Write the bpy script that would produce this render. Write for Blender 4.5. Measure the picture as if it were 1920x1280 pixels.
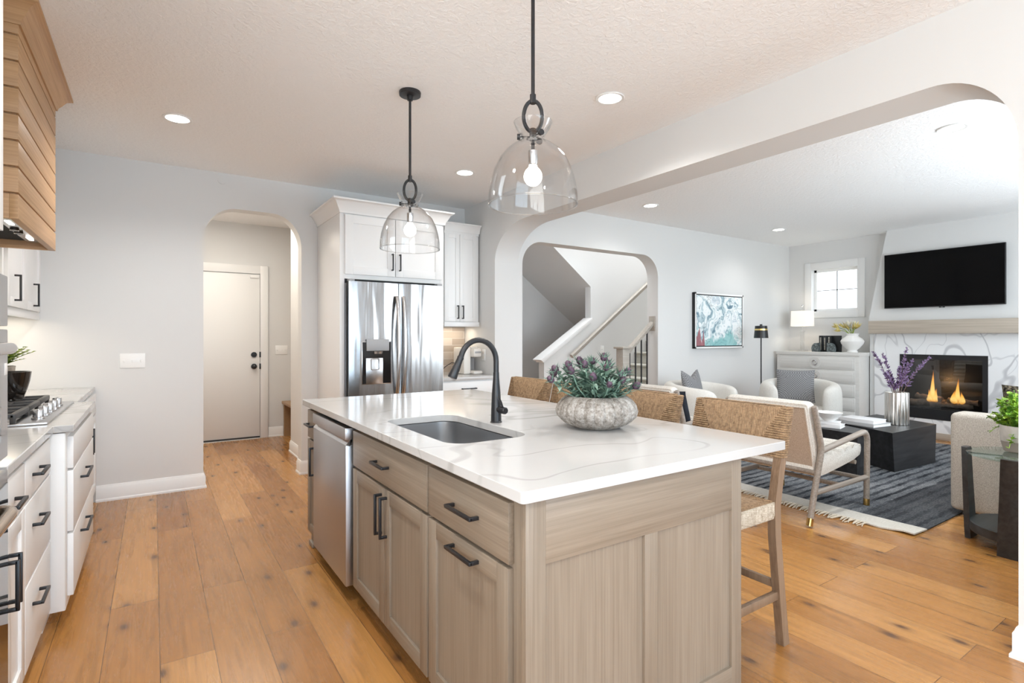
# Kitchen island and living room
EXPOSURE = 0.29
P_KIT, P_SIDE, P_LIV, P_STAIR, P_HALL, P_SPOT, P_PEND, P_UC, P_LAMP, P_FIRE = 82, 72, 82, 122, 25, 92, 0, 1.5, 4, 5
import bpy, bmesh, math, random
from math import sin, cos, pi, radians, atan2, sqrt
from mathutils import Vector, Matrix
from mathutils.geometry import tessellate_polygon
random.seed(7)
SC = bpy.context.scene
COL = SC.collection
for _o in list(bpy.data.objects):
    bpy.data.objects.remove(_o)

# ------------------------------------------------------------------ camera
cam_d = bpy.data.cameras.new('camera')
cam_d.sensor_width = 36.0
cam_d.lens = 1007.8 / 1920 * 36.0
cam_d.shift_y = -8.8 / 1920
cam_d.clip_start = 0.05
cam = bpy.data.objects.new('camera', cam_d)
COL.objects.link(cam)
cam.location = (0, 0, 1.303)
cam.rotation_euler = (pi / 2, 0, -radians(33.684))
SC.camera = cam

# ------------------------------------------------------------------ view
SC.view_settings.view_transform = 'Standard'
SC.view_settings.look = 'None'
SC.view_settings.gamma = 1
SC.view_settings.use_curve_mapping = False
SC.view_settings.exposure = EXPOSURE
SC.cycles.max_bounces = 10
SC.cycles.diffuse_bounces = 6
SC.cycles.transparent_max_bounces = 16
SC.cycles.caustics_reflective = False
SC.cycles.caustics_refractive = False
SC.cycles.sample_clamp_indirect = 6.0

# ------------------------------------------------------------------ sky
wd = bpy.data.worlds.new('sky')
SC.world = wd
wd.use_nodes = True
_nt = wd.node_tree
_bg = _nt.nodes['Background']
_tc = _nt.nodes.new('ShaderNodeTexCoord')
_sp = _nt.nodes.new('ShaderNodeSeparateXYZ')
_rp = _nt.nodes.new('ShaderNodeValToRGB')
_rp.color_ramp.elements[0].position = 0.47
_rp.color_ramp.elements[0].color = (0.45, 0.47, 0.44, 1)
_rp.color_ramp.elements[1].position = 0.53
_rp.color_ramp.elements[1].color = (0.86, 0.93, 1.0, 1)
_mr = _nt.nodes.new('ShaderNodeMapRange')
_mr.inputs[1].default_value = -1
_mr.inputs[2].default_value = 1
_nt.links.new(_tc.outputs['Generated'], _sp.inputs[0])
_nt.links.new(_sp.outputs[2], _mr.inputs[0])
_nt.links.new(_mr.outputs[0], _rp.inputs[0])
_nt.links.new(_rp.outputs[0], _bg.inputs[0])
_bg.inputs[1].default_value = 3.0

# ------------------------------------------------------------------ large lights (window daylight, added side and stair light, hall light)
def area(name, loc, rot, sx, sy, power, color=(1, 1, 1), parent=None):
    d = bpy.data.lights.new(name, 'AREA')
    d.shape = 'RECTANGLE'
    d.size = sx
    d.size_y = sy
    d.energy = power
    d.color = color
    o = bpy.data.objects.new(name, d)
    COL.objects.link(o)
    o.location = loc
    o.rotation_euler = rot
    return o
DAY = (0.80, 0.91, 1.0)
area('daylight_kitchen_window', (0.95, -2.93, 1.25), (pi / 2 + 0.22, 0, 0), 3.0, 2.2, P_KIT, (0.52, 0.76, 1.0))
area('added_side_light', (-0.95, -0.85, 1.55), (pi / 2 + 0.25, 0, -pi / 2), 3.2, 1.5, P_SIDE, (1.0, 0.985, 0.96))  # added to brighten the island fronts and arch wall; its window is invented
area('daylight_living_window', (5.7, 0.14, 1.62), (pi / 2 + 0.13, 0, 0), 3.9, 1.3, P_LIV, DAY)
area('added_stair_light', (6.0, 5.42, 5.1), (0, 0, 0), 4.5, 0.9, P_STAIR, (0.95, 0.975, 1.0))  # unseen overhead light added to brighten the stairwell; no window built there
area('hall_ceiling_light', (0.55, 6.2, 2.70), (0, 0, 0), 1.2, 0.9, P_HALL, (1.0, 0.92, 0.80))

# ------------------------------------------------------------------ materials
def lin(c):
    if max(c) > 1.0:
        c = [v / 255.0 for v in c]
        return tuple((v / 12.92 if v <= 0.04045 else ((v + 0.055) / 1.055) ** 2.4) for v in c)
    return tuple(c)
class G:
    """small node-graph helper"""
    def __init__(s, name):
        s.m = bpy.data.materials.new(name)
        s.m.use_nodes = True
        s.t = s.m.node_tree
        s.b = s.t.nodes['Principled BSDF']
        s.out = s.t.nodes['Material Output']
    def n(s, typ, **kw):
        nd = s.t.nodes.new('ShaderNode' + typ)
        for k, v in kw.items():
            if k[0] == 'i' and k[1:].isdigit():
                s.put(nd.inputs[int(k[1:])], v)
            elif hasattr(nd, k) and not k[0].isupper():
                setattr(nd, k, v)
            else:
                s.put(nd.inputs[k.replace('_', ' ')], v)
        return nd
    def put(s, sock, v):
        if hasattr(v, 'is_output') or isinstance(v, bpy.types.NodeSocket):
            s.t.links.new(v, sock)
        elif isinstance(v, (tuple, list)) and len(v) == 3 and sock.type == 'RGBA':
            sock.default_value = tuple(v) + (1,)
        else:
            sock.default_value = v
    def set(s, **kw):
        for k, v in kw.items():
            s.put(s.b.inputs[k.replace('_', ' ')], v)
    def coord(s, scale=(1, 1, 1), rot=(0, 0, 0), kind='Object'):
        tc = s.n('TexCoord')
        mp = s.n('Mapping')
        s.t.links.new(tc.outputs[kind], mp.inputs[0])
        mp.inputs['Scale'].default_value = scale
        mp.inputs['Rotation'].default_value = rot
        return mp.outputs[0]
    def noise(s, vec, scale, detail=4, rough=0.55, dist=0.0):
        nd = s.n('TexNoise', Scale=scale, Detail=detail, Roughness=rough, Distortion=dist)
        s.t.links.new(vec, nd.inputs['Vector'])
        return nd.outputs[0]
    def ramp(s, fac, stops, mode='LINEAR'):
        r = s.n('ValToRGB')
        r.color_ramp.interpolation = mode
        e = r.color_ramp.elements
        while len(e) < len(stops):
            e.new(0.5)
        for i, (p, c) in enumerate(stops):
            e[i].position = p
            e[i].color = (tuple(lin(c)) + (1,)) if isinstance(c, (tuple, list)) else (c, c, c, 1)
        s.t.links.new(fac, r.inputs[0])
        return r.outputs[0]
    def mix(s, fac, a, b, blend='MIX'):
        m = s.n('MixRGB', blend_type=blend)
        s.put(m.inputs[0], fac)
        s.put(m.inputs[1], a)
        s.put(m.inputs[2], b)
        return m.outputs[0]
    def math(s, op, a, b=0.0):
        m = s.n('Math', operation=op)
        s.put(m.inputs[0], a)
        s.put(m.inputs[1], b)
        return m.outputs[0]
    def bump(s, h, strength=0.3, dist=0.01):
        b = s.n('Bump')
        b.inputs['Strength'].default_value = strength
        b.inputs['Distance'].default_value = dist
        s.t.links.new(h, b.inputs['Height'])
        s.t.links.new(b.outputs[0], s.b.inputs['Normal'])

def pm(name, color, rough=0.5, metal=0.0, nb=None, var=None, emit=None, spec=None, coat=None):
    g = G(name)
    c = lin(color)
    g.set(Base_Color=c, Roughness=rough, Metallic=metal)
    if spec is not None:
        g.set(Specular_IOR_Level=spec)
    if coat:
        g.set(Coat_Weight=coat, Coat_Roughness=0.1)
    if var:
        v = g.noise(g.coord(), var[0], 5)
        g.set(Base_Color=g.mix(g.ramp(v, [(0.35, 0.0), (0.65, 1.0)]), tuple(x * (1 - var[1]) for x in c), tuple(min(1, x * (1 + var[1])) for x in c)))
    if nb:
        g.bump(g.noise(g.coord(), nb[0], 3), nb[1], nb[2])
    if emit:
        g.set(Emission_Color=lin(emit[0]), Emission_Strength=emit[1])
    return g.m

WALLC = (0.685, 0.683, 0.676)
m_wall = pm('wall_paint', WALLC, 0.75, nb=(180, 0.05, 0.002))
m_white = pm('white_cabinet_paint', (0.80, 0.797, 0.79), 0.38)
m_trim = pm('white_trim_paint', (0.80, 0.797, 0.79), 0.4)
m_black = pm('black_metal', (0.012, 0.012, 0.014), 0.38, 0.0, spec=0.5)
m_blackgloss = pm('black_gloss', (0.004, 0.004, 0.005), 0.12)
m_dark = pm('dark_cavity', (0.01, 0.01, 0.01), 0.9)
m_plate = pm('white_plastic', (0.85, 0.85, 0.84), 0.35)
m_brass = pm('brass', (0.65, 0.42, 0.14), 0.25, 1.0)
m_chrome = pm('brushed_chrome', (0.62, 0.62, 0.63), 0.22, 1.0)
m_gold = pm('gold_band', (0.75, 0.55, 0.22), 0.3, 1.0)

def ceiling_mat():
    g = G('knockdown_ceiling')
    v = g.coord()
    n1 = g.noise(v, 38, 4, 0.6, 0.6)
    h = g.ramp(n1, [(0.42, 0.0), (0.6, 1.0)])
    g.set(Base_Color=(0.92, 0.92, 0.92), Roughness=0.9)
    g.bump(h, 0.36, 0.005)
    return g.m
m_ceil = ceiling_mat()

def floor_mat():
    g = G('oak_plank_floor')
    tc = g.n('TexCoord')
    sx = g.n('SeparateXYZ')
    g.t.links.new(tc.outputs['Object'], sx.inputs[0])
    cx = g.n('CombineXYZ')
    g.t.links.new(sx.outputs[1], cx.inputs[0])
    g.t.links.new(sx.outputs[0], cx.inputs[1])
    off = g.n('VectorMath', operation='ADD')
    g.t.links.new(cx.outputs[0], off.inputs[0])
    off.inputs[1].default_value = (7.3, 5.3 + 0.055, 0)
    pv = off.outputs[0]
    br = g.n('TexBrick', offset=0.37, offset_frequency=2, squash=1.0)
    g.t.links.new(pv, br.inputs['Vector'])
    br.inputs['Color1'].default_value = (0, 0, 0, 1)
    br.inputs['Color2'].default_value = (1, 1, 1, 1)
    br.inputs['Mortar'].default_value = (0.5, 0.5, 0.5, 1)
    br.inputs['Scale'].default_value = 1.0
    br.inputs['Mortar Size'].default_value = 0.0013
    br.inputs['Mortar Smooth'].default_value = 0.1
    br.inputs['Bias'].default_value = 0.0
    br.inputs['Brick Width'].default_value = 1.75
    br.inputs['Row Height'].default_value = 0.192
    pl = br.outputs['Color']
    base = g.ramp(pl, [(0.0, (0.305, 0.132, 0.034)), (0.5, (0.40, 0.185, 0.050)), (1.0, (0.475, 0.236, 0.073))])
    # offset grain per plank
    sh = g.n('VectorMath', operation='SCALE')
    g.t.links.new(pl, sh.inputs[0])
    sh.inputs['Scale'].default_value = 13.0
    ad = g.n('VectorMath', operation='ADD')
    g.t.links.new(pv, ad.inputs[0])
    g.t.links.new(sh.outputs[0], ad.inputs[1])
    mp = g.n('Mapping')
    g.t.links.new(ad.outputs[0], mp.inputs[0])
    mp.inputs['Scale'].default_value = (0.8, 11.0, 1)
    gr = g.noise(mp.outputs[0], 3.2, 7, 0.62, 0.9)
    gcol = g.ramp(gr, [(0.28, 0.74), (0.47, 0.98), (0.72, 1.1)])
    c = g.mix(1.0, base, gcol, 'MULTIPLY')
    mp3 = g.n('Mapping')
    g.t.links.new(ad.outputs[0], mp3.inputs[0])
    mp3.inputs['Scale'].default_value = (4, 120, 1)
    fine = g.noise(mp3.outputs[0], 1.0, 3)
    c = g.mix(0.55, c, g.ramp(fine, [(0.3, 0.78), (0.7, 1.12)]), 'MULTIPLY')
    # knots
    mp2 = g.n('Mapping')
    g.t.links.new(ad.outputs[0], mp2.inputs[0])
    mp2.inputs['Scale'].default_value = (2.3, 4.6, 1)
    vo = g.n('TexVoronoi', Scale=1.0, voronoi_dimensions='2D')
    nz = g.noise(mp2.outputs[0], 3.0, 3)
    av = g.n('VectorMath', operation='ADD')
    nzs = g.n('VectorMath', operation='SCALE')
    g.t.links.new(nz, nzs.inputs[0])
    nzs.inputs['Scale'].default_value = 0.09
    g.t.links.new(mp2.outputs[0], av.inputs[0])
    g.t.links.new(nzs.outputs[0], av.inputs[1])
    g.t.links.new(av.outputs[0], vo.inputs['Vector'])
    kn = g.ramp(vo.outputs['Distance'], [(0.0, 1.0), (0.05, 0.8), (0.085, 0.3), (0.17, 0.0)])
    sel = g.ramp(vo.outputs['Color'], [(0.33, 0.0), (0.38, 1.0)])
    c = g.mix(g.math('MULTIPLY', kn, sel), c, (0.10, 0.045, 0.02))
    gap = g.ramp(br.outputs['Fac'], [(0.4, 0.0), (0.6, 1.0)])
    c = g.mix(g.math('MULTIPLY', gap, 0.9), c, (0.075, 0.035, 0.015))
    g.set(Base_Color=c, Roughness=g.ramp(gr, [(0.3, 0.30), (0.7, 0.24)]), Specular_IOR_Level=0.5, Coat_Weight=0.1, Coat_Roughness=0.16)
    g.bump(g.math('SUBTRACT', g.math('MULTIPLY', gr, 0.15), br.outputs['Fac']), 0.25, 0.003)
    return g.m
m_floor = floor_mat()

def wood_mat(name, c1, c2, axis, scale=1.0, rough=0.45, streak=130.0):
    g = G(name)
    sc = [streak * scale] * 3
    sc['xyz'.index(axis)] = 2.2 * scale
    v = g.coord(tuple(sc))
    n1 = g.noise(v, 1.0, 5, 0.6, 0.25)
    sc2 = [9 * scale] * 3
    sc2['xyz'.index(axis)] = 0.9 * scale
    n2 = g.noise(g.coord(tuple(sc2)), 1.0, 3, 0.5, 1.0)
    f = g.math('ADD', g.math('MULTIPLY', n1, 0.72), g.math('MULTIPLY', n2, 0.28))
    g.set(Base_Color=g.ramp(f, [(0.36, c1), (0.62, c2)]), Roughness=rough)
    g.bump(n1, 0.08, 0.002)
    return g.m
OAK1, OAK2 = (0.192, 0.149, 0.109), (0.255, 0.205, 0.155)
m_oak_z = wood_mat('pale_oak_vertical', OAK1, OAK2, 'z')
m_oak_y = wood_mat('pale_oak_lengthwise', OAK1, OAK2, 'y')
m_oak_x = wood_mat('pale_oak_crosswise', OAK1, OAK2, 'x')
HO1, HO2 = (0.42, 0.245, 0.115), (0.56, 0.345, 0.18)
m_hood_y = wood_mat('hood_oak', HO1, HO2, 'y')
m_hood_x = wood_mat('hood_oak_crosswise', HO1, HO2, 'x')
m_mantel = wood_mat('grey_washed_oak', (0.40, 0.34, 0.275), (0.53, 0.46, 0.385), 'y', 0.6)
m_stool = wood_mat('stool_wood', (0.16, 0.098, 0.058), (0.26, 0.172, 0.11), 'z')
m_frame = wood_mat('driftwood_frame', (0.20, 0.168, 0.14), (0.33, 0.285, 0.245), 'x', 0.8)
m_bench = wood_mat('bench_wood', (0.26, 0.15, 0.07), (0.38, 0.23, 0.12), 'y')
m_blackwood = wood_mat('blackened_wood', (0.012, 0.012, 0.013), (0.035, 0.035, 0.037), 'x', 0.7, 0.42, 40)
m_chest = wood_mat('chest_wash', (0.60, 0.585, 0.56), (0.68, 0.665, 0.64), 'y', 0.8, 0.5)
m_rail = wood_mat('grey_rail_wood', (0.34, 0.305, 0.265), (0.44, 0.40, 0.35), 'x', 0.8)

def vein_lines(g, v, scale, width, seed, warp=0.5):
    """long thin flowing veins: contour lines of a soft noise field"""
    mp = g.n('Mapping')
    g.t.links.new(v, mp.inputs[0])
    mp.inputs['Location'].default_value = seed
    n = g.noise(mp.outputs[0], scale, 2.2, 0.42, warp)
    a = g.math('ABSOLUTE', g.math('SUBTRACT', n, 0.5))
    return g.ramp(a, [(0.0, 1.0), (width * 0.6, 0.75), (width, 0.0)])
def quartz_mat():
    g = G('veined_quartz')
    v = g.coord((0.75, 1.15, 1.0), (0, 0, 0.6))
    l1 = vein_lines(g, v, 1.15, 0.0125, (3.1, 1.7, 0.3))
    l2 = vein_lines(g, v, 1.5, 0.008, (8.2, 5.1, 2.3))
    w = g.noise(g.coord(), 1.6, 2)
    m1 = g.math('MULTIPLY', l1, g.ramp(w, [(0.30, 0.35), (0.6, 1.0)]))
    m2 = g.math('MULTIPLY', l2, g.ramp(w, [(0.38, 0.7), (0.62, 0.1)]))
    amt = g.math('MAXIMUM', m1, m2)
    soft = g.ramp(g.noise(g.coord(), 1.7, 5), [(0.35, (0.49, 0.484, 0.474)), (0.7, (0.52, 0.514, 0.507))])
    g.set(Base_Color=g.mix(g.math('MULTIPLY', amt, 0.75), soft, (0.30, 0.29, 0.278)), Roughness=0.12, Specular_IOR_Level=0.35)
    return g.m
m_quartz = quartz_mat()

def steel_mat(name, col, rough, wav=0.0, wscale=(4.5, 1, 0.5), wd=0.02):
    g = G(name)
    g.set(Base_Color=col, Metallic=1.0, Roughness=rough)
    if wav:
        n = g.noise(g.coord(wscale), 1.0, 2, 0.5)
        g.bump(n, wav, wd)
    return g.m
m_steel = steel_mat('stainless_steel', (0.60, 0.60, 0.61), 0.24)
m_fridge = steel_mat('fridge_steel', (0.37, 0.365, 0.365), 0.2, 0.8, (7.0, 1, 0.7), 0.025)
m_dw = steel_mat('dishwasher_steel', (0.50, 0.50, 0.515), 0.34)
m_sink = steel_mat('sink_steel', (0.45, 0.45, 0.455), 0.3)
m_fluted = steel_mat('fluted_silver', (0.68, 0.66, 0.63), 0.28)
m_floor_tint_steel = steel_mat('floor_tinted_steel', (0.55, 0.45, 0.36), 0.25)  # steel handle with the floor's warm reflection put into its colour
m_iron = pm('cast_iron', (0.045, 0.042, 0.04), 0.45)

def glass_mat(name, tint=(1, 1, 1), f0=0.08, edge=0.9):
    g = G(name)
    g.t.nodes.remove(g.b)
    tr = g.n('BsdfTransparent')
    tr.inputs[0].default_value = tint + (1,)
    gl = g.n('BsdfGlossy')
    gl.inputs['Roughness'].default_value = 0.0
    lw = g.n('LayerWeight')
    lw.inputs[0].default_value = 0.5
    f = g.math('POWER', lw.outputs['Facing'], 3.0)
    f = g.math('ADD', g.math('MULTIPLY', f, edge), f0)
    mx = g.n('MixShader')
    g.t.links.new(f, mx.inputs[0])
    g.t.links.new(tr.outputs[0], mx.inputs[1])
    g.t.links.new(gl.outputs[0], mx.inputs[2])
    g.t.links.new(mx.outputs[0], g.out.inputs[0])
    return g.m
m_glass = glass_mat('clear_glass', (0.97, 0.97, 0.97), 0.035, 0.95)
m_pane = glass_mat('window_pane', (0.99, 1, 1), 0.03, 0.4)
m_tabletop_glass = glass_mat('green_edge_glass', (0.80, 0.92, 0.90), 0.10, 0.6)
m_fire_glass = glass_mat('fireplace_glass', (0.75, 0.78, 0.80), 0.06, 0.5)

def boucle(name, c1, c2, scale=170, st=0.7):
    g = G(name)
    v = g.coord()
    vo = g.n('TexVoronoi', Scale=float(scale))
    g.t.links.new(v, vo.inputs['Vector'])
    n = g.noise(v, scale * 0.5, 4, 0.7)
    h = g.math('MULTIPLY', g.math('ADD', vo.outputs['Distance'], n), 0.6)
    g.set(Base_Color=g.ramp(h, [(0.34, c2), (0.78, c1)]), Roughness=0.95, Specular_IOR_Level=0.1)
    g.bump(h, st, 0.004)
    return g.m
m_boucle = boucle('cream_boucle', (0.60, 0.57, 0.52), (0.80, 0.775, 0.73), 170)
m_boucle_sofa = boucle('sofa_boucle', (0.40, 0.365, 0.32), (0.66, 0.625, 0.57), 230, 0.8)
m_chairback = boucle('taupe_weave', (0.40, 0.32, 0.25), (0.53, 0.44, 0.36), 190, 0.4)
m_darkboucle = boucle('dark_boucle', (0.012, 0.011, 0.01), (0.20, 0.17, 0.12), 75, 0.9)
m_barrel = boucle('ivory_fabric', (0.68, 0.655, 0.61), (0.82, 0.80, 0.76), 210, 0.5)

def checker_fabric():
    g = G('grey_houndstooth')
    v = g.coord((1, 1, 1))
    ck = g.n('TexChecker', Scale=75.0)
    g.t.links.new(v, ck.inputs[0])
    ck.inputs[1].default_value = (0.10, 0.10, 0.11, 1)
    ck.inputs[2].default_value = (0.33, 0.33, 0.34, 1)
    n = g.noise(v, 220, 2)
    g.set(Base_Color=g.mix(0.3, ck.outputs[0], g.ramp(n, [(0.3, 0.1), (0.7, 0.3)])), Roughness=0.9)
    return g.m
m_pillow = checker_fabric()
m_navy = pm('navy_velvet', (0.008, 0.011, 0.02), 0.8, var=(9, 0.4))

def rope(name, c1, c2, scale=90):
    g = G(name)
    v = g.coord()
    w = g.n('TexWave', wave_type='BANDS', bands_direction='DIAGONAL', Scale=scale * 0.9, Distortion=4.0, Detail=2.0)
    g.t.links.new(v, w.inputs['Vector'])
    n = g.noise(v, 60, 4, 0.75)
    f = g.math('ADD', g.math('MULTIPLY', w.outputs[1], 0.14), g.math('MULTIPLY', n, 0.9))
    g.set(Base_Color=g.ramp(f, [(0.30, c1), (0.72, c2)]), Roughness=0.75)
    g.bump(n, 0.4, 0.002)
    return g.m
m_rope = rope('seagrass_cord', (0.105, 0.055, 0.024), (0.43, 0.285, 0.16))
m_rope_pale = rope('pale_seagrass_cord', (0.24, 0.185, 0.125), (0.60, 0.53, 0.43))

def rug_mat():
    g = G('charcoal_striped_rug')
    tc = g.n('TexCoord')
    sx = g.n('SeparateXYZ')
    g.t.links.new(tc.outputs['Object'], sx.inputs[0])
    v = tc.outputs['Object']
    warp = g.noise(v, 7, 3)
    yy = g.math('ADD', sx.outputs[1], g.math('MULTIPLY', warp, 0.05))
    st = g.math('SINE', g.math('MULTIPLY', yy, 74.0))
    st2 = g.math('SINE', g.math('MULTIPLY', yy, 13.0))
    mp = g.n('Mapping')
    g.t.links.new(v, mp.inputs[0])
    mp.inputs['Scale'].default_value = (22, 130, 1)
    fz = g.noise(mp.outputs[0], 1.0, 4, 0.7)
    ln = g.ramp(st, [(0.15, 0.0), (0.75, 1.0)])
    brk = g.ramp(g.noise(v, 3.3, 3, 0.6), [(0.38, 0.25), (0.6, 1.0)])
    patch = g.noise(g.coord((1.4, 2.6, 1)), 1.3, 2)
    sp = g.noise(v, 95, 3, 0.75)
    f = g.math('ADD', g.math('MULTIPLY', g.math('MULTIPLY', ln, brk), -0.2), g.math('ADD', g.math('MULTIPLY', patch, 0.35), g.math('ADD', g.math('MULTIPLY', fz, 0.4), g.math('MULTIPLY', sp, 0.3))))
    col = g.ramp(f, [(0.28, (0.018, 0.020, 0.024)), (0.46, (0.09, 0.097, 0.11)), (0.66, (0.34, 0.35, 0.36))])
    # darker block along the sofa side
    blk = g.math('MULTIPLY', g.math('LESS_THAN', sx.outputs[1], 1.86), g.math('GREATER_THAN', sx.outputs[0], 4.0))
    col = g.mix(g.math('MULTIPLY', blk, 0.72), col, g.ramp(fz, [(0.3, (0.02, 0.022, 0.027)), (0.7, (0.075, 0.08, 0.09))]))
    # cream band along the kitchen end
    bm_ = g.math('LESS_THAN', sx.outputs[0], 4.33)
    cream = g.ramp(fz, [(0.2, (0.50, 0.475, 0.43)), (0.8, (0.70, 0.675, 0.625))])
    col = g.mix(bm_, col, cream)
    g.set(Base_Color=col, Roughness=0.97, Specular_IOR_Level=0.05)
    g.bump(g.noise(v, 190, 2), 0.5, 0.004)
    return g.m
m_rug = rug_mat()
m_fringe = pm('cream_fringe', (0.60, 0.53, 0.43), 0.9)

def stone_mat():
    g = G('rough_stone')
    v = g.coord()
    n = g.noise(v, 55, 6, 0.8)
    n2 = g.noise(v, 9, 3)
    f = g.math('ADD', g.math('MULTIPLY', n, 0.7), g.math('MULTIPLY', n2, 0.3))
    g.set(Base_Color=g.ramp(f, [(0.38, (0.12, 0.10, 0.08)), (0.5, (0.31, 0.28, 0.25)), (0.62, (0.50, 0.475, 0.445))]), Roughness=0.92)
    g.bump(n, 0.9, 0.006)
    return g.m
m_stone = stone_mat()

def leaf_mat(name, c1, c2, scale=20):
    g = G(name)
    n = g.noise(g.coord(), scale, 2)
    g.set(Base_Color=g.ramp(n, [(0.3, c1), (0.7, c2)]), Roughness=0.55)
    return g.m
m_leaf_teal = leaf_mat('sea_holly_leaf', (0.055, 0.12, 0.09), (0.24, 0.36, 0.28))
m_thistle = leaf_mat('sea_holly_head', (0.035, 0.016, 0.03), (0.13, 0.075, 0.115), 90)
m_leaf_lime = leaf_mat('lime_leaf', (0.06, 0.24, 0.02), (0.42, 0.62, 0.06), 22)
m_leaf_fern = leaf_mat('fern_leaf', (0.10, 0.20, 0.02), (0.42, 0.50, 0.10), 30)
m_lav = leaf_mat('purple_sprig', (0.07, 0.035, 0.09), (0.25, 0.155, 0.31), 60)
m_stem = pm('brown_stem', (0.13, 0.08, 0.06), 0.7)
m_petal = leaf_mat('yellow_petal', (0.45, 0.34, 0.06), (0.85, 0.75, 0.35), 25)
m_petal_w = pm('cream_petal', (0.85, 0.82, 0.70), 0.6)

def tile_mat():
    g = G('beige_tile')
    sx = g.n('SeparateXYZ')
    tc = g.n('TexCoord')
    g.t.links.new(tc.outputs['Object'], sx.inputs[0])
    cx = g.n('CombineXYZ')
    g.t.links.new(sx.outputs[0], cx.inputs[0])
    g.t.links.new(sx.outputs[2], cx.inputs[1])
    br = g.n('TexBrick')
    g.t.links.new(cx.outputs[0], br.inputs['Vector'])
    br.inputs['Color1'].default_value = (0.40, 0.33, 0.27, 1)
    br.inputs['Color2'].default_value = (0.60, 0.53, 0.46, 1)
    br.inputs['Mortar'].default_value = (0.62, 0.58, 0.53, 1)
    br.inputs['Scale'].default_value = 1.0
    br.inputs['Mortar Size'].default_value = 0.003
    br.inputs['Brick Width'].default_value = 0.30
    br.inputs['Row Height'].default_value = 0.075
    g.set(Base_Color=br.outputs[0], Roughness=0.3)
    return g.m
m_tile = tile_mat()

def art_mat():
    g = G('abstract_painting')
    v = g.coord((1, 1, 1))
    d = g.n('TexNoise', Scale=2.6, Detail=3.0)
    g.t.links.new(v, d.inputs['Vector'])
    dv = g.n('VectorMath', operation='SCALE')
    g.t.links.new(d.outputs['Color'], dv.inputs[0])
    dv.inputs['Scale'].default_value = 1.3
    a = g.n('VectorMath', operation='ADD')
    g.t.links.new(v, a.inputs[0])
    g.t.links.new(dv.outputs[0], a.inputs[1])
    mp = g.n('Mapping')
    g.t.links.new(a.outputs[0], mp.inputs[0])
    mp.inputs['Scale'].default_value = (2.6, 1, 1.5)
    n = g.noise(mp.outputs[0], 2.4, 5, 0.6, 0.8)
    c = g.ramp(n, [(0.30, (0.10, 0.19, 0.26)), (0.40, (0.42, 0.55, 0.60)), (0.47, (0.80, 0.85, 0.86)), (0.56, (0.86, 0.88, 0.89)), (0.63, (0.50, 0.60, 0.66)), (0.72, (0.80, 0.80, 0.82))])
    sx = g.n('SeparateXYZ')
    g.t.links.new(v, sx.inputs[0])
    n2 = g.noise(mp.outputs[0], 1.6, 3)
    low = g.math('ADD', g.math('MULTIPLY', sx.outputs[2], -1.6), g.math('MULTIPLY', n2, 1.3))
    c = g.mix(g.ramp(g.math('SUBTRACT', low, 0.4), [(0.54, 0.0), (0.66, 0.85)]), c, (0.24, 0.52, 0.52))
    n3 = g.noise(g.coord((7, 1, 1.4)), 1.5, 2)
    left = g.math('ADD', g.math('MULTIPLY', sx.outputs[0], -1.0), g.math('MULTIPLY', n3, 1.0))
    red = g.math('ADD', left, g.math('MULTIPLY', sx.outputs[2], -0.8))
    c = g.mix(g.ramp(g.math('SUBTRACT', red, 0.6), [(0.50, 0.0), (0.56, 0.85)]), c, (0.32, 0.05, 0.07))
    vo = g.n('TexVoronoi', feature='DISTANCE_TO_EDGE', Scale=2.0)
    g.t.links.new(mp.outputs[0], vo.inputs['Vector'])
    ln = g.ramp(vo.outputs['Distance'], [(0.0, 0.9), (0.012, 0.5), (0.025, 0.0)])
    c = g.mix(g.math('MULTIPLY', ln, 0.55), c, (0.04, 0.07, 0.09))
    g.set(Base_Color=c, Roughness=0.6)
    return g.m
m_art = art_mat()

def marble_mat():
    g = G('fireplace_marble')
    v = g.coord((1, 1.3, 0.8), (0.6, 0, 0))
    l1 = vein_lines(g, v, 1.5, 0.016, (1.1, 4.4, 2.2))
    l2 = vein_lines(g, v, 1.9, 0.010, (6.0, 2.0, 5.0))
    amt = g.math('MAXIMUM', l1, g.math('MULTIPLY', l2, 0.6))
    g.set(Base_Color=g.mix(g.math('MULTIPLY', amt, 0.8), (0.84, 0.84, 0.845), (0.48, 0.48, 0.50)), Roughness=0.2)
    return g.m
m_marble = marble_mat()

def emit_mat(name, col, st):
    g = G(name)
    g.set(Base_Color=col, Emission_Color=col, Emission_Strength=st)
    return g.m
m_lamp_disc = emit_mat('downlight_lens', (1, 0.97, 0.92), 9.0)
m_bulb = emit_mat('bulb_glow', (1, 0.93, 0.82), 9.0)
m_strip = emit_mat('led_strip', (1, 0.96, 0.9), 4.0)
m_shade = pm('lamp_shade_linen', (0.80, 0.77, 0.72), 0.9, emit=((1, 0.93, 0.82), 0.35))

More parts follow.
